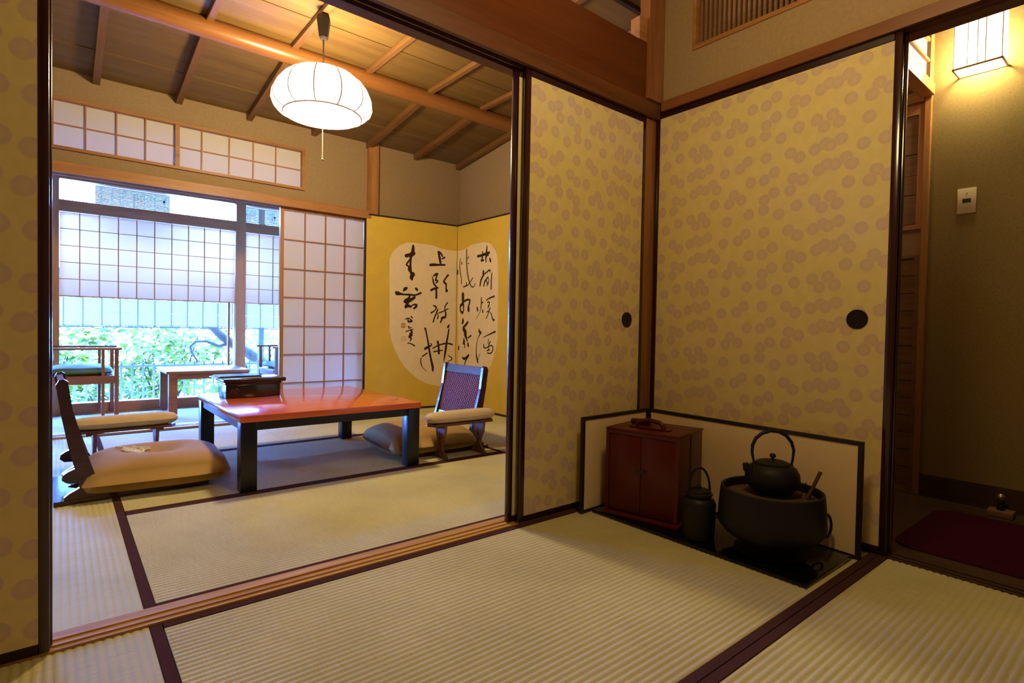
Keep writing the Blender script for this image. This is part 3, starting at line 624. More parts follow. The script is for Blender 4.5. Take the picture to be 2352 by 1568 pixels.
STROKES_R=[[(0.3448,1.4283,0.0135),(0.3938,1.4299,0.012),(0.4692,1.439,0.0131),(0.5228,1.4459,0.0103)],[(0.4171,1.4642,0.0066),(0.4181,1.4277,0.0106),(0.409,1.384,0.0106)],[(0.4021,1.3846,0.012),(0.4332,1.384,0.0106)],[(0.4875,1.5073,0.0065),(0.4818,1.4699,0.0104),(0.4797,1.426,0.0143),(0.4703,1.3988,0.0105),(0.4746,1.3664,0.0078)],[(0.5311,1.3895,0.0103),(0.5417,1.3687,0.0129)],[(0.5063,1.4395,0.013),(0.5034,1.4238,0.0104)],[(0.4361,1.2828,0.0132),(0.4369,1.2525,0.0158),(0.427,1.237,0.0106),(0.4003,1.2021,0.0106),(0.3877,1.156,0.0093)],[(0.4607,1.259,0.0066),(0.5141,1.2833,0.0078)],[(0.5141,1.2853,0.0078),(0.5374,1.2857,0.0077),(0.5379,1.2677,0.0052)],[(0.4467,1.149,0.0079),(0.4627,1.1905,0.0092),(0.4892,1.213,0.0078),(0.509,1.2278,0.0065)],[(0.5091,1.2238,0.0052),(0.5197,1.2032,0.0052),(0.5139,1.1716,0.0065),(0.4943,1.1507,0.0065)],[(0.4826,1.2054,0.0052),(0.4971,1.1725,0.0078)],[(0.5648,1.256,0.0072),(0.5598,1.2009,0.0082),(0.5588,1.1177,0.0082)],[(0.0141,1.3188,0.0101),(0.0111,1.2889,0.0102)],[(0.0535,1.4314,0.004),(0.0474,1.3764,0.0063),(0.0532,1.3075,0.0072),(0.0741,1.2506,0.0063),(0.0796,1.1906,0.0063)],[(0.0776,1.3952,0.0057),(0.0858,1.3754,0.0063)],[(0.1589,1.5104,0.007),(0.1611,1.4346,0.0079),(0.1652,1.367,0.0079),(0.1784,1.2988,0.0078),(0.1988,1.2304,0.0078),(0.2299,1.1743,0.0069),(0.2671,1.1475,0.0055),(0.2956,1.1585,0.0049),(0.3128,1.1824,0.0033)],[(0.1786,1.4204,0.0042),(0.1967,1.4356,0.0061)],[(0.1836,1.3739,0.0034),(0.2022,1.3724,0.0056)],[(0.1149,1.1569,0.0062),(0.171,1.1668,0.0078)],[(0.1746,1.1688,0.007),(0.1627,1.1946,0.0062)],[(0.1859,1.164,0.005),(0.2364,1.2031,0.0055),(0.2682,1.2345,0.0055)],[(0.1093,1.0871,0.0199),(0.1105,1.0446,0.0213),(0.1078,1.0064,0.0171),(0.0743,0.9731,0.0115)],[(0.1377,1.0204,0.0113),(0.1896,1.0337,0.0098),(0.2267,1.0284,0.0097)],[(0.2304,1.0262,0.0097),(0.2237,1.0034,0.0111),(0.2063,0.9703,0.0111),(0.2069,0.9493,0.0167)],[(0.4118,1.0432,0.0066),(0.4131,0.9985,0.0074),(0.4074,0.9539,0.0066)],[(0.4132,0.9944,0.008),(0.4372,1.0019,0.0066)],[(0.4846,1.0187,0.0047),(0.5412,1.0369,0.0072),(0.6068,1.0505,0.0081)],[(0.5088,1.0,0.0065),(0.5356,0.9993,0.0065),(0.533,0.9754,0.0057),(0.517,0.9478,0.0047)],[(0.0739,0.9893,0.01),(0.0647,0.9596,0.0086),(0.0757,0.9252,0.0115),(0.1068,0.9077,0.0128)],[(0.1068,0.9077,0.0128),(0.125,0.933,0.0085),(0.1198,0.984,0.0128),(0.1112,1.0182,0.0171)],[(0.2064,0.9653,0.0139),(0.207,0.9443,0.0181),(0.2112,0.9275,0.0139)],[(0.4102,0.9774,0.0066),(0.4012,0.9288,0.004),(0.3606,0.8761,0.0027),(0.3261,0.8434,0.0016)],[(0.3478,0.9521,0.0102),(0.3592,0.9273,0.0094)],[(0.4359,0.9282,0.0085),(0.4377,0.912,0.0092)],[(0.5168,0.955,0.0047),(0.5229,0.9748,0.0052)],[(0.4978,0.9112,0.0052),(0.5311,0.9228,0.0052)],[(0.5471,0.9464,0.0072),(0.525,0.9029,0.0057),(0.4893,0.8531,0.0047)],[(0.5481,0.9106,0.0039),(0.5686,0.8905,0.0056),(0.5827,0.8587,0.0071),(0.6031,0.8369,0.0102)],[(0.6031,0.8369,0.0089),(0.616,0.8428,0.0063)],[(0.3851,0.7574,0.0053),(0.3857,0.737,0.012),(0.4105,0.7251,0.012)],[(0.4105,0.7231,0.0106),(0.3869,0.6961,0.0059),(0.3598,0.6586,0.004),(0.3472,0.6007,0.0059),(0.3456,0.5347,0.0068),(0.3576,0.4859,0.0108),(0.3728,0.4497,0.0094)],[(0.3756,0.4745,0.004),(0.402,0.5331,0.0027)],[(0.4532,0.6813,0.0032),(0.5306,0.7071,0.0057),(0.6288,0.7365,0.0088)],[(0.5317,0.6671,0.0047),(0.5263,0.6229,0.0047)],[(0.4619,0.6168,0.0066),(0.4626,0.5926,0.0066),(0.4935,0.5877,0.0057),(0.5666,0.6123,0.0056)],[(0.5666,0.6123,0.0056),(0.5966,0.6054,0.0064),(0.5976,0.5698,0.0064),(0.5686,0.5427,0.0064),(0.5151,0.5423,0.0052)],[(0.559,0.6479,0.0057),(0.5399,0.6154,0.0065),(0.5341,0.5832,0.0052),(0.5478,0.5717,0.0064)],[(0.5478,0.5717,0.0057),(0.5078,0.5621,0.0052)],[(0.116,0.8502,0.0099),(0.1167,0.8268,0.017),(0.1058,0.8076,0.0114)],[(0.1994,0.8205,0.0112),(0.1703,0.7973,0.014),(0.1371,0.7759,0.0113)],[(0.1297,0.7716,0.0142),(0.1301,0.7546,0.0198),(0.1573,0.7295,0.0225),(0.1619,0.7,0.0225),(0.1815,0.6666,0.0126),(0.1934,0.6416,0.0084)],[(0.1365,0.6655,0.0057),(0.1411,0.6359,0.017),(0.134,0.6187,0.0142)],[(0.1453,0.6191,0.0085),(0.1534,0.6024,0.0071),(0.1542,0.5727,0.0051)],[(0.2053,0.6167,0.0125),(0.2133,0.596,0.0125)],[(0.2074,0.6714,0.007),(0.2546,0.6934,0.0096)],[(0.0507,0.5817,0.0101),(0.0515,0.5559,0.0101)],[(0.1189,0.4819,0.0085),(0.1458,0.4705,0.0127),(0.1904,0.4855,0.014),(0.2195,0.5059,0.0139)],[(0.2052,0.4905,0.0112),(0.1836,0.4641,0.0084),(0.1549,0.4158,0.0071)]]
OVAL_L=[(0.2326,1.3782),(0.2646,1.4459),(0.3198,1.5045),(0.393,1.5395),(0.4656,1.5468),(0.5552,1.5448),(0.6457,1.5402),(0.7382,1.5186),(0.8333,1.5104),(0.913,1.5114),(0.9363,0.1922),(0.7261,0.205),(0.6083,0.2346),(0.5237,0.2788),(0.4403,0.3441),(0.3796,0.4086),(0.33,0.4816),(0.2917,0.5578),(0.2616,0.6373),(0.2432,0.7184),(0.2329,1.2289)]
OVAL_R=[(0.0138,1.5101),(0.0781,1.5101),(0.1533,1.5211),(0.2273,1.5421),(0.305,1.5471),(0.4386,1.5471),(0.5066,1.5372),(0.555,1.511),(0.6078,1.4611),(0.6415,1.3908),(0.6555,1.2749),(0.6676,0.6981),(0.6568,0.6349),(0.6275,0.549),(0.5727,0.4373),(0.5061,0.3779),(0.4094,0.315),(0.2924,0.2609),(0.1706,0.2213),(0.0513,0.1978)]
SEALS=[[(0.3525,0.7966),(0.3908,0.7564)],[(0.3542,0.674),(0.3953,0.6358)]]

fsA, fsF, fsB = (-.123, 2.98), (.785, 2.876), (.78, 1.985)
gs = thing('folding_screen', 'tall gold two-panel folding screen with brush calligraphy on a cream oval', 'screen', (.3, 2.7, .002))
for P, Q, strokes, oval, seals in ((fsA, fsF, STROKES_L, OVAL_L, SEALS), (fsF, fsB, STROKES_R, OVAL_R, [])):
    Lg = math.dist(P, Q); HT = 1.76
    leaf = build('panel', obox(P, Q, .008 if P == fsA else .0005, Lg - .0005 if P == fsA else Lg - .010, -.012, -.002, .012, HT - .010), m_gold, gs)
    e = MB(); s0, s1 = (.016, Lg - .0005) if P == fsA else (.0005, Lg - .016)
    if P == fsA: obox(P, Q, .0005, .016, -.014, .001, .002, HT, e)
    else: obox(P, Q, Lg - .016, Lg - .0005, -.014, .001, .002, HT, e)
    obox(P, Q, s0, s1, -.014, .001, .002, .018, e); obox(P, Q, s0, s1, -.014, .001, HT - .014, HT, e)
    build('border', e, m_blackm, leaf)
    a = (Vector(Q) - Vector(P)).normalized(); ax = Vector((a.x, a.y, 0)); nr = Vector((a.y, -a.x, 0)); org = Vector((P[0], P[1], 0))
    pts = [(min(max(s_, .001), Lg - .001), z_) for s_, z_ in oval]
    mb = MB().add([(org + ax * s_ + Vector((0, 0, z_)) + nr * d_)[:] for d_ in (-.0015, -.0022) for s_, z_ in pts],
                  [tuple(range(len(pts))), tuple(range(len(pts), 2 * len(pts)))[::-1]] + [(i, (i + 1) % len(pts), len(pts) + (i + 1) % len(pts), len(pts) + i) for i in range(len(pts))])
    build('oval_paper', mb, m_cream, leaf)
    ink = MB()
    for k, st in enumerate(strokes): ink.ribbon(st, org, ax, nr * (-.0012 + .00002 * (k % 20)))
    build('calligraphy', ink, m_ink, leaf, kind='stuff')
    for k, ((s0, z1), (s1, z0)) in enumerate(seals):
        mb = MB(); t_ = .0035
        def sq(u0, u1, v0, v1): mb.add([(org + ax * u + Vector((0, 0, v)) + nr * -.001)[:] for u, v in ((u0, v0), (u1, v0), (u1, v1), (u0, v1))], [(0, 1, 2, 3)])
        if k == 0:
            sq(s0, s1, z0, z0 + t_ * 2); sq(s0, s1, z1 - t_ * 2, z1); sq(s0, s0 + t_ * 2, z0, z1); sq(s1 - t_ * 2, s1, z0, z1); sq(s0 + .014, s1 - .014, z0 + .011, z1 - .012)
        else:
            sq(s0, s1, z0, z0 + t_); sq(s0, s1, z1 - t_, z1); sq(s0, s0 + t_, z0, z1); sq(s1 - t_, s1, z0, z1); sq(s0, s1, (z0 + z1) / 2 - .002, (z0 + z1) / 2 + .002)
        build('seal', mb, m_seal if k == 0 else m_seal2, leaf)

# ---- low lacquer table
tb = thing('low_table', 'low table with a glossy vermilion top and black legs', 'table', (-1.115, 1.53, .0012))
build('tabletop', BB(-1.576, -.654, 1.036, 2.028, .319, .350, c=.0035), m_tabletop, tb, True)
for x in (-1.570, -.730):
    for y in (1.042, 1.952): build('leg', BB(x, x + .070, y, y + .070, .0012, .319, c=.004), m_blackleg, tb, True)
for y in (1.052, 1.982): build('apron', B(-1.50, -.73, y, y + .03, .279, .319), m_blackleg, tb)
for x in (-1.560, -.694): build('apron', B(x, x + .03, 1.112, 1.952, .279, .319), m_blackleg, tb)

# ---- lacquer writing box with folders on the table
bx = thing('lacquer_box', 'dark lacquer box standing on the vermilion table', 'box', (-1.35, 1.80, .350))
build('body', BB(-1.492, -1.205, 1.705, 1.895, .3505, .424, c=.004), m_darkbox, bx, True)
build('lid', BB(-1.497, -1.200, 1.700, 1.900, .4245, .436, c=.003), m_darkbox, bx, True)
build('inlay', MB().tube([(-1.468, 1.7035, .385), (-1.455, 1.7035, .400), (-1.448, 1.7035, .380), (-1.440, 1.7035, .405), (-1.425, 1.7035, .392)], .0012, 6), m_brass, bx)
fd = tag(build('folder', BB(-1.507, -1.176, 1.688, 1.907, .4365, .459, c=.007), m_darkbox, None, True), 'thick dark leather folder lying on the lacquer box', 'folder')
m_cardblue = M('pale_card', (.55, .62, .70, 1), .35, .4)
for k in range(3):
    tag(build('pamphlet', B(-1.540 + .012 * k, -1.30, 1.72 + .01 * k, 1.90, .4595 + .004 * k, .4630 + .004 * k), (m_cardblue, m_darkbox, m_dark)[k]),
        ('pale blue pamphlet on top of the leather folder, lowest of three', 'dark brown pamphlet in the middle of the pile on the folder', 'black pamphlet topmost on the leather folder')[k], 'pamphlet', 'pamphlets on the folder')

# ---- floor chairs
prof = [(-.005, .497), (.004, .516), (.022, .521), (.034, .511), (.038, .482), (.052, .376), (.083, .256), (.122, .121), (.15, .072), (.22, .044), (.36, .036), (.53, .032), (.545, .024), (.545, .0185), (.0215, .0185), (.0212, .030), (.0406, .046), (.0713, .063), (.0676, .0855), (.030, .088), (.014, .103), (.018, .124), (.034, .136), (.056, .146), (.0349, .240), (.0103, .381), (-.0017, .475)]
def zaisu(label, loc, rz, group):
    t = thing('floor_chair', label, 'chair', loc, rz, group); Wd = .48
    for y in (0, Wd - .022): build('side_frame', MB().prism(prof, (0, y, 0), (1, 0, 0), (0, 0, 1), (0, .022, 0)), m_zaisu, t, local=True)
    # seat board with a hand hole at the back
    hx_, hy_, q, n = .075, .24, .05, 24; mb = MB()
    for a in ((-.012, hx_ - q, -.004, Wd + .004), (hx_ + q, .555, -.004, Wd + .004), (hx_ - q, hx_ + q, -.004, hy_ - q), (hx_ - q, hx_ + q, hy_ + q, Wd + .004)): mb.box(*a, .0, .018)
    ci = []; so = []
    for k in range(n):
        th = 2 * pi * k / n; m_ = max(abs(cos(th)), abs(sin(th))); ci.append((hx_ + .036 * cos(th), hy_ + .036 * sin(th))); so.append((hx_ + q * cos(th) / m_, hy_ + q * sin(th) / m_))
    vs = [(p[0], p[1], z) for z in (0, .018) for L_ in (ci, so) for p in L_]; fs = []
    for k in range(n):
        j = (k + 1) % n; fs += [(k, j, n + j, n + k), (2 * n + k, 3 * n + k, 3 * n + j, 2 * n + j), (k, 2 * n + k, 2 * n + j, j)]
    mb.add(vs, fs); build('seat_board', mb, m_zaisu, t, local=True)
    # back: top rail, lower rail, woven cane panel following the slope of the side frames
    top, bot = Vector((.016, 0, .500)), Vector((.090, 0, .150)); d = (bot - top).normalized(); nn = Vector((-d.z, 0, d.x)); Ls = (bot - top).length
    def slab(u0, u1, w0, w1, y0=.022, y1=Wd - .022):
        c = [top + d * u + nn * w for u, w in ((u0, w0), (u1, w0), (u1, w1), (u0, w1))]
        return MB().add([(p.x, y0, p.z) for p in c] + [(p.x, y1, p.z) for p in c], [(0, 1, 2, 3), (7, 6, 5, 4), (0, 4, 5, 1), (1, 5, 6, 2), (2, 6, 7, 3), (3, 7, 4, 0)])
    build('top_rail', slab(-.012, .040, -.012, .010), m_zaisu, t, local=True)
    build('lower_rail', slab(Ls - .045, Ls, -.010, .010), m_zaisu, t, local=True)
    bp_ = build('back_panel', slab(.040, Ls - .045, -.006, -.001), m_zaisuB, t, local=True)
    cane = MB(); u0, u1, y0, y1 = .040, Ls - .045, .022, Wd - .022; hh = u1 - u0; ww = y1 - y0; step = .026
    for sg in (1, -1):
        k = -hh
        while k < ww:
            pts = []
            for u in (0, hh):
                pts.append((u, k + u))
            (ua, ya), (ub, yb) = pts
            ta = max(0, -k); tb_ = min(hh, ww - k)
            if tb_ - ta > .01:
                P0 = (ta, k + ta); P1 = (tb_, k + tb_)
                if sg < 0: P0 = (P0[0], ww - P0[1]); P1 = (P1[0], ww - P1[1])
                w = .0035; e0 = top + d * (u0 + P0[0]) + Vector((0, y0 + P0[1], 0)); e1 = top + d * (u0 + P1[0]) + Vector((0, y0 + P1[1], 0))
                t_ = (e1 - e0).normalized(); sd = t_.cross(nn).normalized() * w; o1 = nn * (.0005 + (.0012 if sg > 0 else 0)); o2 = nn * (.0020 + (.0012 if sg > 0 else 0))
                vs = [(e + s_ + o_)[:] for o_ in (o1, o2) for e, s_ in ((e0, sd), (e0, -sd), (e1, -sd), (e1, sd))]
                cane.add(vs, [(0, 1, 2, 3), (7, 6, 5, 4), (0, 4, 5, 1), (1, 5, 6, 2), (2, 6, 7, 3), (3, 7, 4, 0)])
            k += step
    build('woven_cane', cane, m_zaisuL, bp_, local=True, kind='stuff')
    return t
zaisu('dark lacquered legless chair at the left end of the table', (-2.205, 1.290, .0012), .015, 'legless chairs at the table')
zaisu('dark lacquered legless chair with a woven cane back in front of the gold screen', (-.075, 1.672, .0012), pi - .02, 'legless chairs at the table')

def pillow(a, b, hgt, base, dip=.0, n=26, pinch=.07, seed=1, flat=.35):
    rnd = random.Random(seed); ph = [rnd.uniform(0, 6.28) for _ in range(6)]
    vs = []; fs = []
    def pos(i, j, top):
        u, v = -1 + 2 * i / n, -1 + 2 * j / n
        x = a * u * (1 - pinch * abs(v) ** 5) * (1 - .02 * sin(3 * v + ph[0])); y = b * v * (1 - pinch * abs(u) ** 5) * (1 - .02 * sin(3 * u + ph[1]))
        e = max(0, (1 - abs(u) ** 3)) * max(0, (1 - abs(v) ** 3)); e = e ** .40
        if top:
            z = base + hgt * flat + hgt * (1 - flat) * e - dip * math.exp(-((u * u + v * v) / .10)) + .004 * e * sin(5 * u + ph[2]) * sin(4 * v + ph[3])
        else: z = base + hgt * flat * (1 - e ** .45)
        return (x, y, z)
    for top in (1, 0):
        for i in range(n + 1):
            for j in range(n + 1): vs.append(pos(i, j, top))
    m = (n + 1) ** 2
    for i in range(n):
        for j in range(n):
            q = (i * (n + 1) + j, (i + 1) * (n + 1) + j, (i + 1) * (n + 1) + j + 1, i * (n + 1) + j + 1)
            fs.append(q); fs.append(tuple(m + k for k in q[::-1]))
    rim = [(i, 0) for i in range(n)] + [(n, j) for j in range(n)] + [(i, n) for i in range(n, 0, -1)] + [(0, j) for j in range(n, 0, -1)]
    ids = [i * (n + 1) + j for i, j in rim]
    for k in range(len(ids)):
        p, q = ids[k], ids[(k + 1) % len(ids)]; fs.append((p, m + p, m + q, q))
    return MB().add(vs, fs), pos
def zabuton(label, loc, rz, group, seed):
    t = thing('floor_cushion', label, 'cushion', loc, rz, group)
    mb, pos = pillow(.290, .272, .150, .0, .048, seed=seed, flat=.32)
    build('cover', mb, m_zab, t, 'all', local=True)
    th = MB(); rnd = random.Random(seed + 5)
    for k in range(14):
        a = rnd.uniform(0, 6.28); r0_, r1 = .004, rnd.uniform(.045, .080); pts = []
        for q in range(5):
            r = r0_ + (r1 - r0_) * q / 4; x, y = r * cos(a + .25 * q * rnd.choice((-1, 1))), r * sin(a + .2 * q)
            ii = (x - .095) / .29; z = .150 * .32 + .150 * .68 * .985 - .048 * math.exp(-((ii * ii + (y / .272) ** 2) / .10))
            pts.append((x - .095, y, z + .0035))
        th.tube(pts, .0042, 6)
    build('tassel', th, m_thread, t, True, local=True, kind='stuff')
    return t
zabuton('plump tan cushion on the legless chair at the left of the table', (-1.835, 1.500, .0205), -.05, 'tan cushions on the legless chairs', 3)
zabuton('tan cushion on the legless chair before the gold screen, reaching under the table', (-.455, 1.41, .0205), pi - .06, 'tan cushions on the legless chairs', 9)

def armrest(label, loc, rz, group):
    t = thing('armrest', label, 'armrest', loc, rz, group); Lh, Wh = .236, .062
    n, m = 30, 12; vs = []; fs = []
    for i in range(n + 1):
        u = -1 + 2 * i / n; e = max(0, 1 - abs(u) ** 5) ** .5
        for k in range(m):
            th = 2 * pi * k / m; y = cos(th) * Wh * (.35 + .65 * e); z = sin(th) * .037 * (.3 + .7 * e)
            vs.append((u * Lh, y, .236 + z))
    for i in range(n):
        for k in range(m): fs.append((i * m + k, i * m + (k + 1) % m, (i + 1) * m + (k + 1) % m, (i + 1) * m + k))
    fs += [tuple(range(m))[::-1], tuple(n * m + k for k in range(m))]
    build('pad', MB().add(vs, fs), m_armpad, t, True, local=True)
    board = [(-.228, .0), (-.20, -.052), (.20, -.052), (.228, .0), (.20, .052), (-.20, .052)]
    build('top_board', MB().prism(board, (0, 0, .190), (1, 0, 0), (0, 1, 0), (0, 0, .014)), m_armwood, t, local=True)
    ap = [(-.17, .190)] + [(-.17 + .34 * q / 10, .172 + .016 * sin(pi * q / 10)) for q in range(11)] + [(.17, .190)]
    build('apron', MB().prism(ap, (0, -.008, 0), (1, 0, 0), (0, 0, 1), (0, .016, 0)), m_armwood, t, local=True)
    # pierced trestle legs: rows of (z, outer half width, hole half width)
    rows = [(.0, .066, 0), (.012, .066, 0), (.026, .050, 0), (.045, .024, 0), (.065, .017, 0), (.085, .020, 0), (.105, .029, .003), (.118, .036, .009), (.130, .041, .010), (.142, .046, .004), (.150, .049, 0), (.190, .054, 0)]
    mb = MB()
    for i in range(len(rows) - 1):
        (z0, w0, h0), (z1, w1, h1) = rows[i], rows[i + 1]
        parts = [((-w0, w0), (-w1, w1))] if (h0 == 0 and h1 == 0) else [((-w0, -h0), (-w1, -h1)), ((h0, w0), (h1, w1))]
        for (a0, b0), (a1, b1) in parts:
            vs = [(x, y, z) for x in (-.008, .008) for y, z in ((a0, z0), (b0, z0), (b1, z1), (a1, z1))]
            mb.add(vs, [(0, 3, 2, 1), (4, 5, 6, 7), (0, 1, 5, 4), (1, 2, 6, 5), (2, 3, 7, 6), (3, 0, 4, 7)])
    for x in (-.135, .135):
        l = build('leg', mb, m_armwood, t, local=True); l.location = (x, 0, 0)
    return t
armrest('padded wooden armrest beside the left legless chair', (-1.925, 1.935, .0012), .03, 'padded armrests')
armrest('padded wooden armrest with pierced legs before the gold screen', (-.335, 1.118, .0012), -.02, 'padded armrests')

# ---- pendant lamp
PX, PY = -1.048, 1.50
pl = thing('pendant_lamp', 'glowing white paper pendant lamp with a pull cord', 'lamp', (PX, PY, 2.508))
build('ceiling_plug', MB().lathe([(.018, -.135), (.026, -.125), (.040, -.03), (.036, -.004), (.030, 0)], (PX, PY, 2.507), 6), m_dark, pl)
build('cord', MB().tube([(PX, PY, 2.375), (PX, PY, 2.185)], .0045, 8), m_cord, pl)
sp_ = [(.208, 1.948), (.236, 1.958), (.260, 1.980), (.270, 2.010), (.266, 2.048), (.248, 2.090), (.218, 2.130), (.180, 2.162), (.136, 2.180), (.086, 2.184)]
rip = lambda a, i: 1 + (.020 * (abs(sin(6 * a)) - .5) if 0 < i < 9 else 0)
shade = MB().lathe([(.0001, 1.948)] + sp_ + [(.0001, 2.184)], (PX, PY, 0), 96, lambda a, i: 1 + (.030 * (abs(sin(6 * a)) - .6) if 1 < i < 10 else 0))
build('shade', shade, m_lampshade, pl, True)
light('pendant_bulb', 'POINT', (PX, PY, 2.06), PENDANT, (1.0, .765, .41), shadow_soft_size=.10)
for k in range(12):
    a = 2 * pi * k / 12 + .0; pts = [((r * (1.003 if i else 1) - (.0 if i in (0, 9) else .0045) + .003) , z) for i, (r, z) in enumerate(sp_)]
    build('rib', MB().tube([(PX + r * cos(a), PY + r * sin(a), z) for r, z in pts], .0028, 5), m_wire, pl)
build('rim', MB().tube([(PX + .210 * cos(2 * pi * k / 48), PY + .210 * sin(2 * pi * k / 48), 1.947) for k in range(48)], .0034, 6, closed=True), m_wire, pl)
build('pull_cord', MB().tube([(PX, PY, 1.949), (PX, PY, 1.708)], .0022, 6), m_thread, pl)
build('pull_bead', MB().ball((PX, PY, 1.700), .0085), m_brass, pl, True)

# ---- tea corner: two-fold screen, lacquer board, chest, jug, brazier, kettle
F0, FL, FR_ = (-.060, -.036), (-.526, -.058), (-.106, -.947)
fs_ = thing('tea_screen', 'low two-fold paper screen with a dark frame behind the kettle', 'screen', (-.2, -.2, .001))
for P, Q in ((FL, F0), (F0, FR_)):
    Lg = math.dist(P, Q); HT = .402
    leaf = build('panel', obox(P, Q, .012, Lg - .012, -.009, -.002, .012, HT - .012), m_tearpaper, fs_)
    for a in ((.0, .016, .001, HT), (Lg - .016, Lg, .001, HT), (.016, Lg - .016, .001, .014), (.016, Lg - .016, HT - .014, HT)):
        build('border', obox(P, Q, a[0] + .0006, a[1] - .0006, -.013, .001, a[2], a[3]), m_blackm, leaf)
tag(build('lacquer_board', BB(-.470, -.116, -.925, -.066, .0012, .0125, c=.002), m_black, None, True), 'glossy black lacquer board under the kettle and red chest', 'board')

# red portable chest: local x along its front, y to the rear
ch = thing('picnic_chest', 'red lacquer portable chest with a carrying handle on the black board', 'chest', (-.452, -.122, .0128), math.atan2(-.308, .062))
CW, CD, CH = .306, .252, .345
build('base', BB(-.012, CW + .012, -.014, CD + .012, .0, .016, c=.003), m_redlac, ch, True, local=True)
build('body', BB(.0, CW, .012, CD, .016, CH, c=.004), m_redlac, ch, True, local=True)
build('door', BB(.012, CW / 2 - .001, .003, .013, .022, CH - .014, c=.002), m_redlac, ch, True, local=True)
dr = build('door', BB(CW / 2 + .001, CW - .012, .003, .013, .022, CH - .014, c=.002), m_redlac, ch, True, local=True)
build('latch', MB().box(CW / 2 - .022, CW / 2 + .022, .0, .004, .185, .197).ball((CW / 2 + .012, -.002, .197), .006, 10), m_dark, dr, local=True)
build('side_frame', B(-.001, .012, .0, .012, .016, CH).box(CW - .012, CW + .001, .0, .012, .016, CH).box(.012, CW - .012, .0, .012, CH - .013, CH), m_redlac, ch, local=True)
build('side_groove', B(CW, CW + .0025, .125, .133, .018, CH - .002).box(.0, CW, .125, .133, CH, CH + .0015), m_dark, ch, local=True)
build('top_board', BB(-.003, CW + .003, .0, CD + .003, CH, CH + .009, c=.003), m_redlac, ch, True, local=True)
hp = [(CW / 2 - .060, .085, CH + .010), (CW / 2 - .056, .085, CH + .024), (CW / 2 - .040, .085, CH + .038), (CW / 2, .085, CH + .042), (CW / 2 + .040, .085, CH + .038), (CW / 2 + .056, .085, CH + .024), (CW / 2 + .060, .085, CH + .010)]
build('handle', MB().tube(hp, [.010, .009, .009, .009, .009, .009, .010], 10), m_redlac, ch, True, local=True)
build('handle_plate', BB(CW / 2 - .085, CW / 2 + .085, .066, .104, CH + .009, CH + .015, c=.002), m_redlac, ch, True, local=True)
build('crossbar', BB(.030, .115, .150, .180, CH + .009, CH + .030, c=.006), m_redlac, ch, True, local=True)

JX, JY, JZ = -.388, -.512, .0128
jg = thing('iron_jug', 'dark lidded jug with an upright loop handle beside the red chest', 'jug', (JX, JY, JZ))
build('body', MB().lathe([(.052, 0), (.056, .004), (.058, .03), (.060, .10), (.060, .128), (.054, .142), (.040, .150), (.038, .156)], (JX, JY, JZ), 40), m_iron2, jg, True)
build('foot_ring', MB().lathe([(.053, -.0), (.055, .006), (.050, .008)], (JX, JY, JZ), 32), m_iron2, jg, True)
lid = build('lid', MB().lathe([(.044, .156), (.048, .158), (.048, .164), (.040, .168), (.040, .173), (.030, .178), (.008, .181)], (JX, JY, JZ), 36), m_iron2, jg, True)
build('knob', MB().ball((JX, JY, JZ + .186), .008), m_iron2, lid, True)
R2 = Vector((.773, -.634, 0))
hd = []
for k in range(17):
    th = pi * k / 16; hd.append(Vector((JX, JY, JZ + .150)) + R2 * (.040 * cos(th) * 1.0) + Vector((0, 0, .105 * sin(th) ** .8)))
build('handle', MB().tube([p[:] for p in hd], .0042, 8), m_iron2, jg, True)

BX, BY, BZ = -.299, -.734, .0128
br = thing('brazier', 'large round bronze brazier filled with ash under the kettle', 'brazier', (BX, BY, BZ))
build('bowl', MB().lathe([(.085, .034), (.118, .044), (.148, .064), (.167, .086), (.172, .105), (.1695, .150), (.1655, .195), (.163, .216), (.158, .2185), (.154, .214), (.153, .178), (.0002, .176)], (BX, BY, BZ), 64), m_iron2, br, True)
build('pedestal', MB().lathe([(.112, 0), (.116, .008), (.108, .014), (.094, .018), (.085, .028), (.086, .036)], (BX, BY, BZ), 48), m_iron, br, True)
build('ash', MB().lathe([(.0002, .198), (.05, .197), (.10, .192), (.1525, .188), (.1525, .182)], (BX, BY, BZ), 40), m_ash, br, True)
kp = Vector((BX, BY, BZ + .125)) + R2 * .175
build('boss', MB().ball(kp[:], .018, 14, (1, 1, 1)), m_iron2, br, True)
rc = Vector((BX, BY, BZ + .090)) + R2 * .191; tt = Vector((0, 0, 1)); fwd_ = Vector((.634, .773, 0))
build('ring_handle', MB().tube([(rc + R2 * (.019 * cos(2 * pi * k / 24)) + tt * (.040 * sin(2 * pi * k / 24))) [:] for k in range(24)], .0048, 8, closed=True), m_iron2, br, True)

KX, KY, KZ = -.290, -.731, .2112
kt = thing('iron_kettle', 'cast iron kettle with an arched handle on the brazier', 'kettle', (KX, KY, KZ))
build('body', MB().lathe([(.0002, .0), (.045, .002), (.068, .012), (.082, .030), (.088, .052), (.086, .072), (.076, .090), (.060, .100), (.054, .103), (.052, .100), (.0002, .099)], (KX, KY, KZ), 48), m_iron, kt, True)
lid = build('lid', MB().lathe([(.0545, .1035), (.0555, .106), (.045, .111), (.020, .115), (.0002, .116)], (KX, KY, KZ), 40), m_iron2, kt, True)
build('knob', MB().lathe([(.004, .115), (.0045, .121), (.010, .126), (.010, .132), (.006, .137), (.0002, .138)], (KX, KY, KZ), 16), m_iron, lid, True)
K0 = Vector((KX, KY, KZ))
build('spout', MB().tube([(K0 - R2 * .072 + tt * .068)[:], (K0 - R2 * .090 + tt * .084)[:], (K0 - R2 * .094 + tt * .102)[:]], [.016, .012, .0095], 12), m_iron, kt, True)
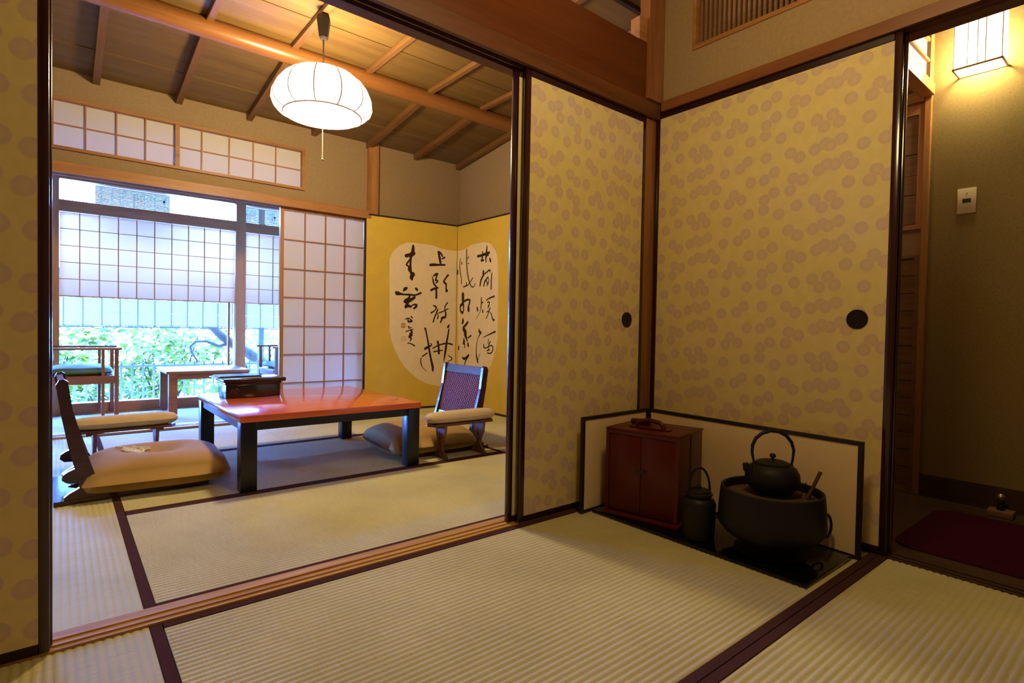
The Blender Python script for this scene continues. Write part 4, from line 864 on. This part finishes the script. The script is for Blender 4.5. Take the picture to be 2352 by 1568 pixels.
hd = [(-.062, .094), (-.066, .112), (-.072, .140), (-.071, .165), (-.060, .189), (-.040, .206), (-.010, .216), (.020, .213), (.046, .199), (.064, .176), (.072, .150), (.070, .120), (.064, .094)]
build('handle', MB().tube([(K0 + R2 * a + tt * z)[:] for a, z in hd], [.004, .004, .0048, .0056, .006, .006, .006, .006, .006, .0058, .005, .0042, .004], 10), m_iron, kt, True)
for s_ in (-1, 1): build('lug', MB().ball((K0 + R2 * (.064 * s_) + tt * .094)[:], .0085, 10), m_iron, kt, True)

tag(build('fire_stick', MB().tube([(-.242, -.830, .212), (-.228, -.838, .240), (-.200, -.852, .296)], [.0085, .006, .0062], 10), m_bamboo, None, True), 'brown wooden handle leaning out of the brazier ash', 'stick')
tag(build('ash_pick', MB().tube([(-.262, -.812, .206), (-.248, -.826, .262)], .0016, 6), m_iron, None, True), 'thin metal pick standing in the brazier ash', 'pick')

# ---- corridor things
sc_ = thing('wall_lantern', 'bright paper wall lantern in a thin wooden frame', 'lamp', (1.30, -.96, 2.07))
SX0, SX1, SY0, SY1, SZ0, SZ1 = 1.175, 1.2995, -1.052, -.868, 2.062, 2.42
build('paper', B(SX0 + .003, SX1, SY0 + .003, SY1 - .003, SZ0 + .003, SZ1), m_sconcep, sc_)
light('lantern_bulb', 'POINT', (1.228, -.96, 2.135), SCONCE, (1.0, .82, .40), shadow_soft_size=.04)
f = MB()
for y in (SY0, SY1): f.box(SX0 - .003, SX1, y - .0035, y + .0035, SZ0 - .004, SZ0 + .003)
f.box(SX0 - .003, SX0 + .004, SY0, SY1, SZ0 - .004, SZ0 + .003).box(SX1 - .003, SX1, SY0, SY1, SZ0 - .003, SZ0 + .001)
build('frame', f, m_woodY, sc_)
for y in (SY0 + .002, SY0 + .062, -.960, SY1 - .055, SY1 - .002): build('bar', B(SX0 - .001, SX0 + .0025, y - .0016, y + .0016, SZ0 + .003, SZ1), m_wire, sc_)
sw = thing('light_switch', 'ivory wall switch plate with a black toggle under the lantern', 'switch', (1.30, -.915, 1.378))
build('plate', BB(1.294, 1.2995, -.953, -.878, 1.378, 1.504, c=.002), m_white, sw, True)
build('toggle', B(1.290, 1.2945, -.932, -.899, 1.432, 1.451), m_dark, sw)
for z in (1.405, 1.478): build('screw', MB().ball((1.2935, -.9155, z), .003, 8), m_brass, sw)
pts = []
x0, x1, y0, y1, r = .33, 1.03, -1.52, -.905, .09
for cx, cy, a0 in ((x1 - r, y1 - r, 0), (x0 + r, y1 - r, pi / 2), (x0 + r, y0 + r, pi), (x1 - r, y0 + r, 1.5 * pi)):
    for k in range(7): a = a0 + pi / 2 * k / 6; pts.append((cx + r * cos(a), cy + r * sin(a)))
mat = MB(); n = len(pts); cxm, cym = (x0 + x1) / 2, (y0 + y1) / 2; vs = []; fs = []
lv = [(1.0, -.0685), (1.008, -.060), (1.0, -.050), (.96, -.045), (.5, -.044)]
for s_, z in lv: vs += [(cxm + (p[0] - cxm) * s_, cym + (p[1] - cym) * s_, z) for p in pts]
for i in range(len(lv) - 1):
    for k in range(n): fs.append((i * n + k, i * n + (k + 1) % n, (i + 1) * n + (k + 1) % n, (i + 1) * n + k))
fs += [tuple(range(n))[::-1], tuple((len(lv) - 1) * n + k for k in range(n))]
tag(build('floor_mat', mat.add(vs, fs), m_purple, None, True), 'purple cloth mat on the dark corridor floor', 'mat')
orn = thing('ornament', 'small brass-topped ornament on a wooden block by the corridor wall', 'ornament', (1.205, -1.10, -.0695))
build('block', BB(1.165, 1.245, -1.150, -1.055, -.0695, -.042, c=.004), m_lath, orn, True)
build('stem', MB().lathe([(.014, -.042), (.016, -.030), (.010, -.020), (.016, -.002), (.012, .004)], (1.205, -1.10, 0), 18), m_iron, orn, True)
build('brass_ball', MB().ball((1.205, -1.10, .018), .0165), m_brass, orn, True)

# ---- veranda furniture
def veranda_chair(label, loc, rz, group):
    """local: faces +x, width along y (0..D)"""
    t = thing('veranda_chair', label, 'chair', loc, rz, group); Wd, Dp = .46, .52
    for y in (0, Dp):
        for x in (0, Wd): build('leg', BB(x - .014, x + .014, y - .014, y + .014, 0, .545, c=.003), m_vwood, t, local=True)
        build('arm', BB(-.03, Wd + .035, y - .022, y + .022, .545, .562, c=.004), m_vwood, t, local=True)
        for x in (Wd - .085,): build('slat', B(x - .010, x + .010, y - .008, y + .008, 0.0, .545), m_vwood, t, local=True)
        build('side_rail', B(0, Wd, y - .010, y + .010, .285, .345), m_vwood, t, local=True)
    build('seat', BB(-.01, Wd + .02, .015, Dp - .015, .322, .347, c=.004), m_vwood, t, local=True)
    for x in (0, Wd): build('cross_rail', B(x - .010, x + .010, .014, Dp - .014, .285, .322), m_vwood, t, local=True)
    build('back_rail', BB(-.055, -.030, .0, Dp, .70, .76, c=.004), m_vwood, t, local=True)
    for k in range(6): build('back_slat', MB().tube([(-.01, .04 + k * (Dp - .08) / 5, .345), (-.045, .04 + k * (Dp - .08) / 5, .72)], .009, 6), m_vwood, t, local=True)
    return t
veranda_chair('wooden veranda armchair behind the left legless chair', (-2.318, 3.63, .0008), 0, 'veranda armchairs')
veranda_chair('wooden veranda armchair half hidden behind the paper sliding door', (-.215, 4.13, .0008), pi, 'veranda armchairs')
for lab1, lab2, cx, cy, rz in (('green seat cushion on the left veranda armchair', 'green back cushion standing on the left veranda armchair', -2.075, 3.89, 0),
                               ('green seat cushion on the armchair behind the paper door', 'green back cushion on the armchair behind the paper door', -.458, 3.87, pi)):
    mb, _ = pillow(.205, .225, .075, 0, seed=int(cx * -10))
    c = tag(build('seat_cushion', mb, m_green, None, 'all'), lab1, 'cushion', 'green veranda cushions'); c.location = (cx, cy, .349); c.rotation_euler = (0, 0, rz)
    mb, _ = pillow(.15, .21, .06, 0, seed=int(cx * -12))
    c = tag(build('back_cushion', mb, m_green, None, 'all'), lab2, 'cushion', 'green veranda cushions')
    c.location = (cx - .235 * cos(rz), cy, .577); c.rotation_euler = (0, radians(80), rz)
vt = thing('veranda_table', 'small wooden side table on the veranda before the window', 'table', (-1.23, 3.79, .0008))
build('tabletop', BB(-1.545, -.925, 3.505, 4.075, .350, .374, c=.005), m_vwood, vt, True)
for y in (3.515, 4.005): build('apron', B(-1.50, -.97, y + .012, y + .040, .305, .350), m_vwood, vt)
for x in (-1.525, -.990):
    for y in (3.515, 4.005):
        build('leg', MB().prism([(0, .350), (.060, .350), (.060, .030), (.050, .010), (.036, .0), (.024, .0), (.010, .010), (0, .030)], (x, y, .0008), (1, 0, 0), (0, 0, 1), (0, .055, 0)), wood_z if False else m_vwood, vt)

# ================================================================== OUTSIDE
m_ground = M('pale_terrace', (.62, .62, .60, 1), .9, .1, var=.05, vscale=6)
struct('ground', B(-9, 9, 4.33, 14, -.70, -.45), m_ground, 'pale terrace outside the veranda window', 'ground')
m_leaf = [paper('leaf_green', (.10, .105, .010, 1), .4, .5), paper('leaf_light', (.15, .15, .013, 1), .45, .5), paper('leaf_dark', (.06, .075, .010, 1), .35, .5)]
m_bark = M('grey_bark', (.03, .02, .010, 1), .9, .1, var=.3, vscale=12, bump=.5, bscale=30)
def shrub(label, c, rad, n, mat, seed, size):
    rnd = random.Random(seed); t = thing('shrub', label, 'shrub', (c[0], c[1], -.449), group='shrubs outside the window')
    st = MB()
    for k in range(6):
        a = rnd.uniform(0, 6.28); st.tube([(c[0], c[1], -.449), (c[0] + .3 * rad[0] * cos(a), c[1] + .3 * rad[1] * sin(a), (c[2] - .449) / 2), (c[0] + .7 * rad[0] * cos(a), c[1] + .7 * rad[1] * sin(a), c[2] + rnd.uniform(0, .6) * rad[2])], [.02, .014, .005], 6)
    build('stems', st, m_bark, t)
    mb = MB()
    for k in range(n):
        while True:
            p = Vector((rnd.uniform(-1, 1), rnd.uniform(-1, 1), rnd.uniform(-1, 1)))
            if .25 < p.length < 1: break
        o = Vector((c[0] + p.x * rad[0], c[1] + p.y * rad[1], c[2] + p.z * rad[2]))
        a, tl = rnd.uniform(0, 6.28), rnd.uniform(-.7, .3); d = Vector((cos(a) * cos(tl), sin(a) * cos(tl), sin(tl))); s_ = d.cross(Vector((0, 0, 1))).normalized(); u_ = s_.cross(d)
        L_ = size * rnd.uniform(.7, 1.3); w = L_ * .27
        q = [o, o + d * L_ * .35 + s_ * w + u_ * L_ * .06, o + d * L_ * .7 + s_ * w * .8 + u_ * L_ * .04, o + d * L_ - u_ * L_ * .1, o + d * L_ * .7 - s_ * w * .8 + u_ * L_ * .04, o + d * L_ * .35 - s_ * w + u_ * L_ * .06, o + d * L_ * .5]
        mb.add([v[:] for v in q], [(0, 1, 6), (1, 2, 6), (2, 3, 6), (3, 4, 6), (4, 5, 6), (5, 0, 6)])
    build('leaves', mb, mat, t, kind='stuff')
    return t
shrub('broad-leaved light green shrub outside the left of the window', (-2.35, 6.40, .22), (.56, .42, .62), 700, m_leaf[1], 1, .15)
shrub('leafy green shrub outside the middle of the window', (-1.18, 6.40, .25), (.50, .42, .62), 760, m_leaf[0], 2, .12)
shrub('dark green shrub low behind the veranda railing', (-1.76, 5.62, -.12), (.42, .20, .30), 240, m_leaf[2], 3, .12)
shrub('fine-leaved shrub outside the right of the window', (-.02, 6.5, .30), (.42, .40, .50), 520, m_leaf[0], 4, .09)
shrub('tall dense hedge filling the garden far behind the railing', (-1.5, 7.9, .35), (2.3, .55, .85), 2600, m_leaf[0], 6, .16)
tn = thing('garden_tree', 'grey leaning tree trunk with a curved branch outside the window', 'tree', (.15, 5.6, -.449))
build('trunk', MB().tube([(.15, 5.6, -.449), (.02, 5.6, .05), (-.20, 5.6, .26), (-.45, 5.6, .43), (-.70, 5.6, .60), (-.95, 5.62, .86), (-1.2, 5.65, 1.15)], [.10, .09, .075, .065, .05, .035, .02], 10), m_bark, tn, True)
build('branch', MB().tube([(-.62, 5.6, .53), (-.76, 5.55, .500), (-.90, 5.52, .560), (-1.01, 5.5, .555), (-1.06, 5.5, .50), (-1.05, 5.5, .44), (-.99, 5.5, .335), (-1.01, 5.5, .275), (-1.07, 5.5, .27)], [.02, .018, .016, .015, .014, .013, .012, .010, .006], 8), m_bark, tn, True)
m_rail = M('railing_grey', (.022, .018, .010, 1), .6, .3)
rl = thing('railing', 'dark terrace railing with slim balusters outside the window', 'railing', (-1.2, 5.2, -.449))
for z in (.30, -.25): build('rail', B(-2.7, .4, 5.185, 5.215, z, z + .025), m_rail, rl)
b0 = build('baluster', B(-.009, .009, -.009, .009, 0, .80), m_rail, rl, local=True); b0.location = (-1.45, 0, 0)
for k in range(1, 33): share(b0, 'baluster', rl, (-1.45 + .093 * k, 0, 0))
tag(build('terrace_post', BB(-.400, -.343, 5.24, 5.297, -.449, 2.2, c=.004), M('blue_grey_post', (.02, .02, .014, 1), .6, .3)), 'blue-grey terrace post outside the right window pane', 'post')
m_out = paper('glass_reflection', (.27, .185, .095, 1), .7)
ob = thing('glass_reflection_panel', 'pale gridded panel added outside to stand in for the reflection in the window glass', 'screen', (-1.1, 5.05, .72))  # panel added outdoors to stand in for the grid reflected in the glass
xx = [-2.9 + .145 * i for i in range(24)]
for i in range(23):
    for j in range(4): build('panel', B(xx[i] + .0003, xx[i + 1] - .0003, 5.05, 5.054, .722 + .135 * j, .8567 + .135 * j), m_out, ob)
build('bottom_rail', B(xx[0], xx[-1], 5.04, 5.058, .708, .720), m_rail, ob)
for x in xx[1:-1:1]: build('cord', B(x - .002, x + .002, 5.046, 5.0495, .722, 2.809), m_rail, ob)
m_reed = M('pale_reed', (.10, .05, .018, 1), .8, .2)
for x0, x1, lab in ((-1.95, -1.36, 'reed blind hanging outside above the wide window'), (-.68, .10, 'reed blind hanging outside above the right window pane')):
    rb = thing('reed_blind', lab, 'blind', ((x0 + x1) / 2, 4.75, 1.60), group='outdoor reed blinds')
    mb = MB()
    for k in range(60): mb.box(x0, x1, 4.748, 4.752, 1.60 + k * .0125, 1.60 + k * .0125 + .0116)
    build('reeds', mb, m_reed, rb, kind='stuff')
    for q in range(7): build('cord', B(x0 + (x1 - x0) * (q + .5) / 7 - .002, x0 + (x1 - x0) * (q + .5) / 7 + .002, 4.744, 4.7475, 1.60, 2.809), m_rail, rb)
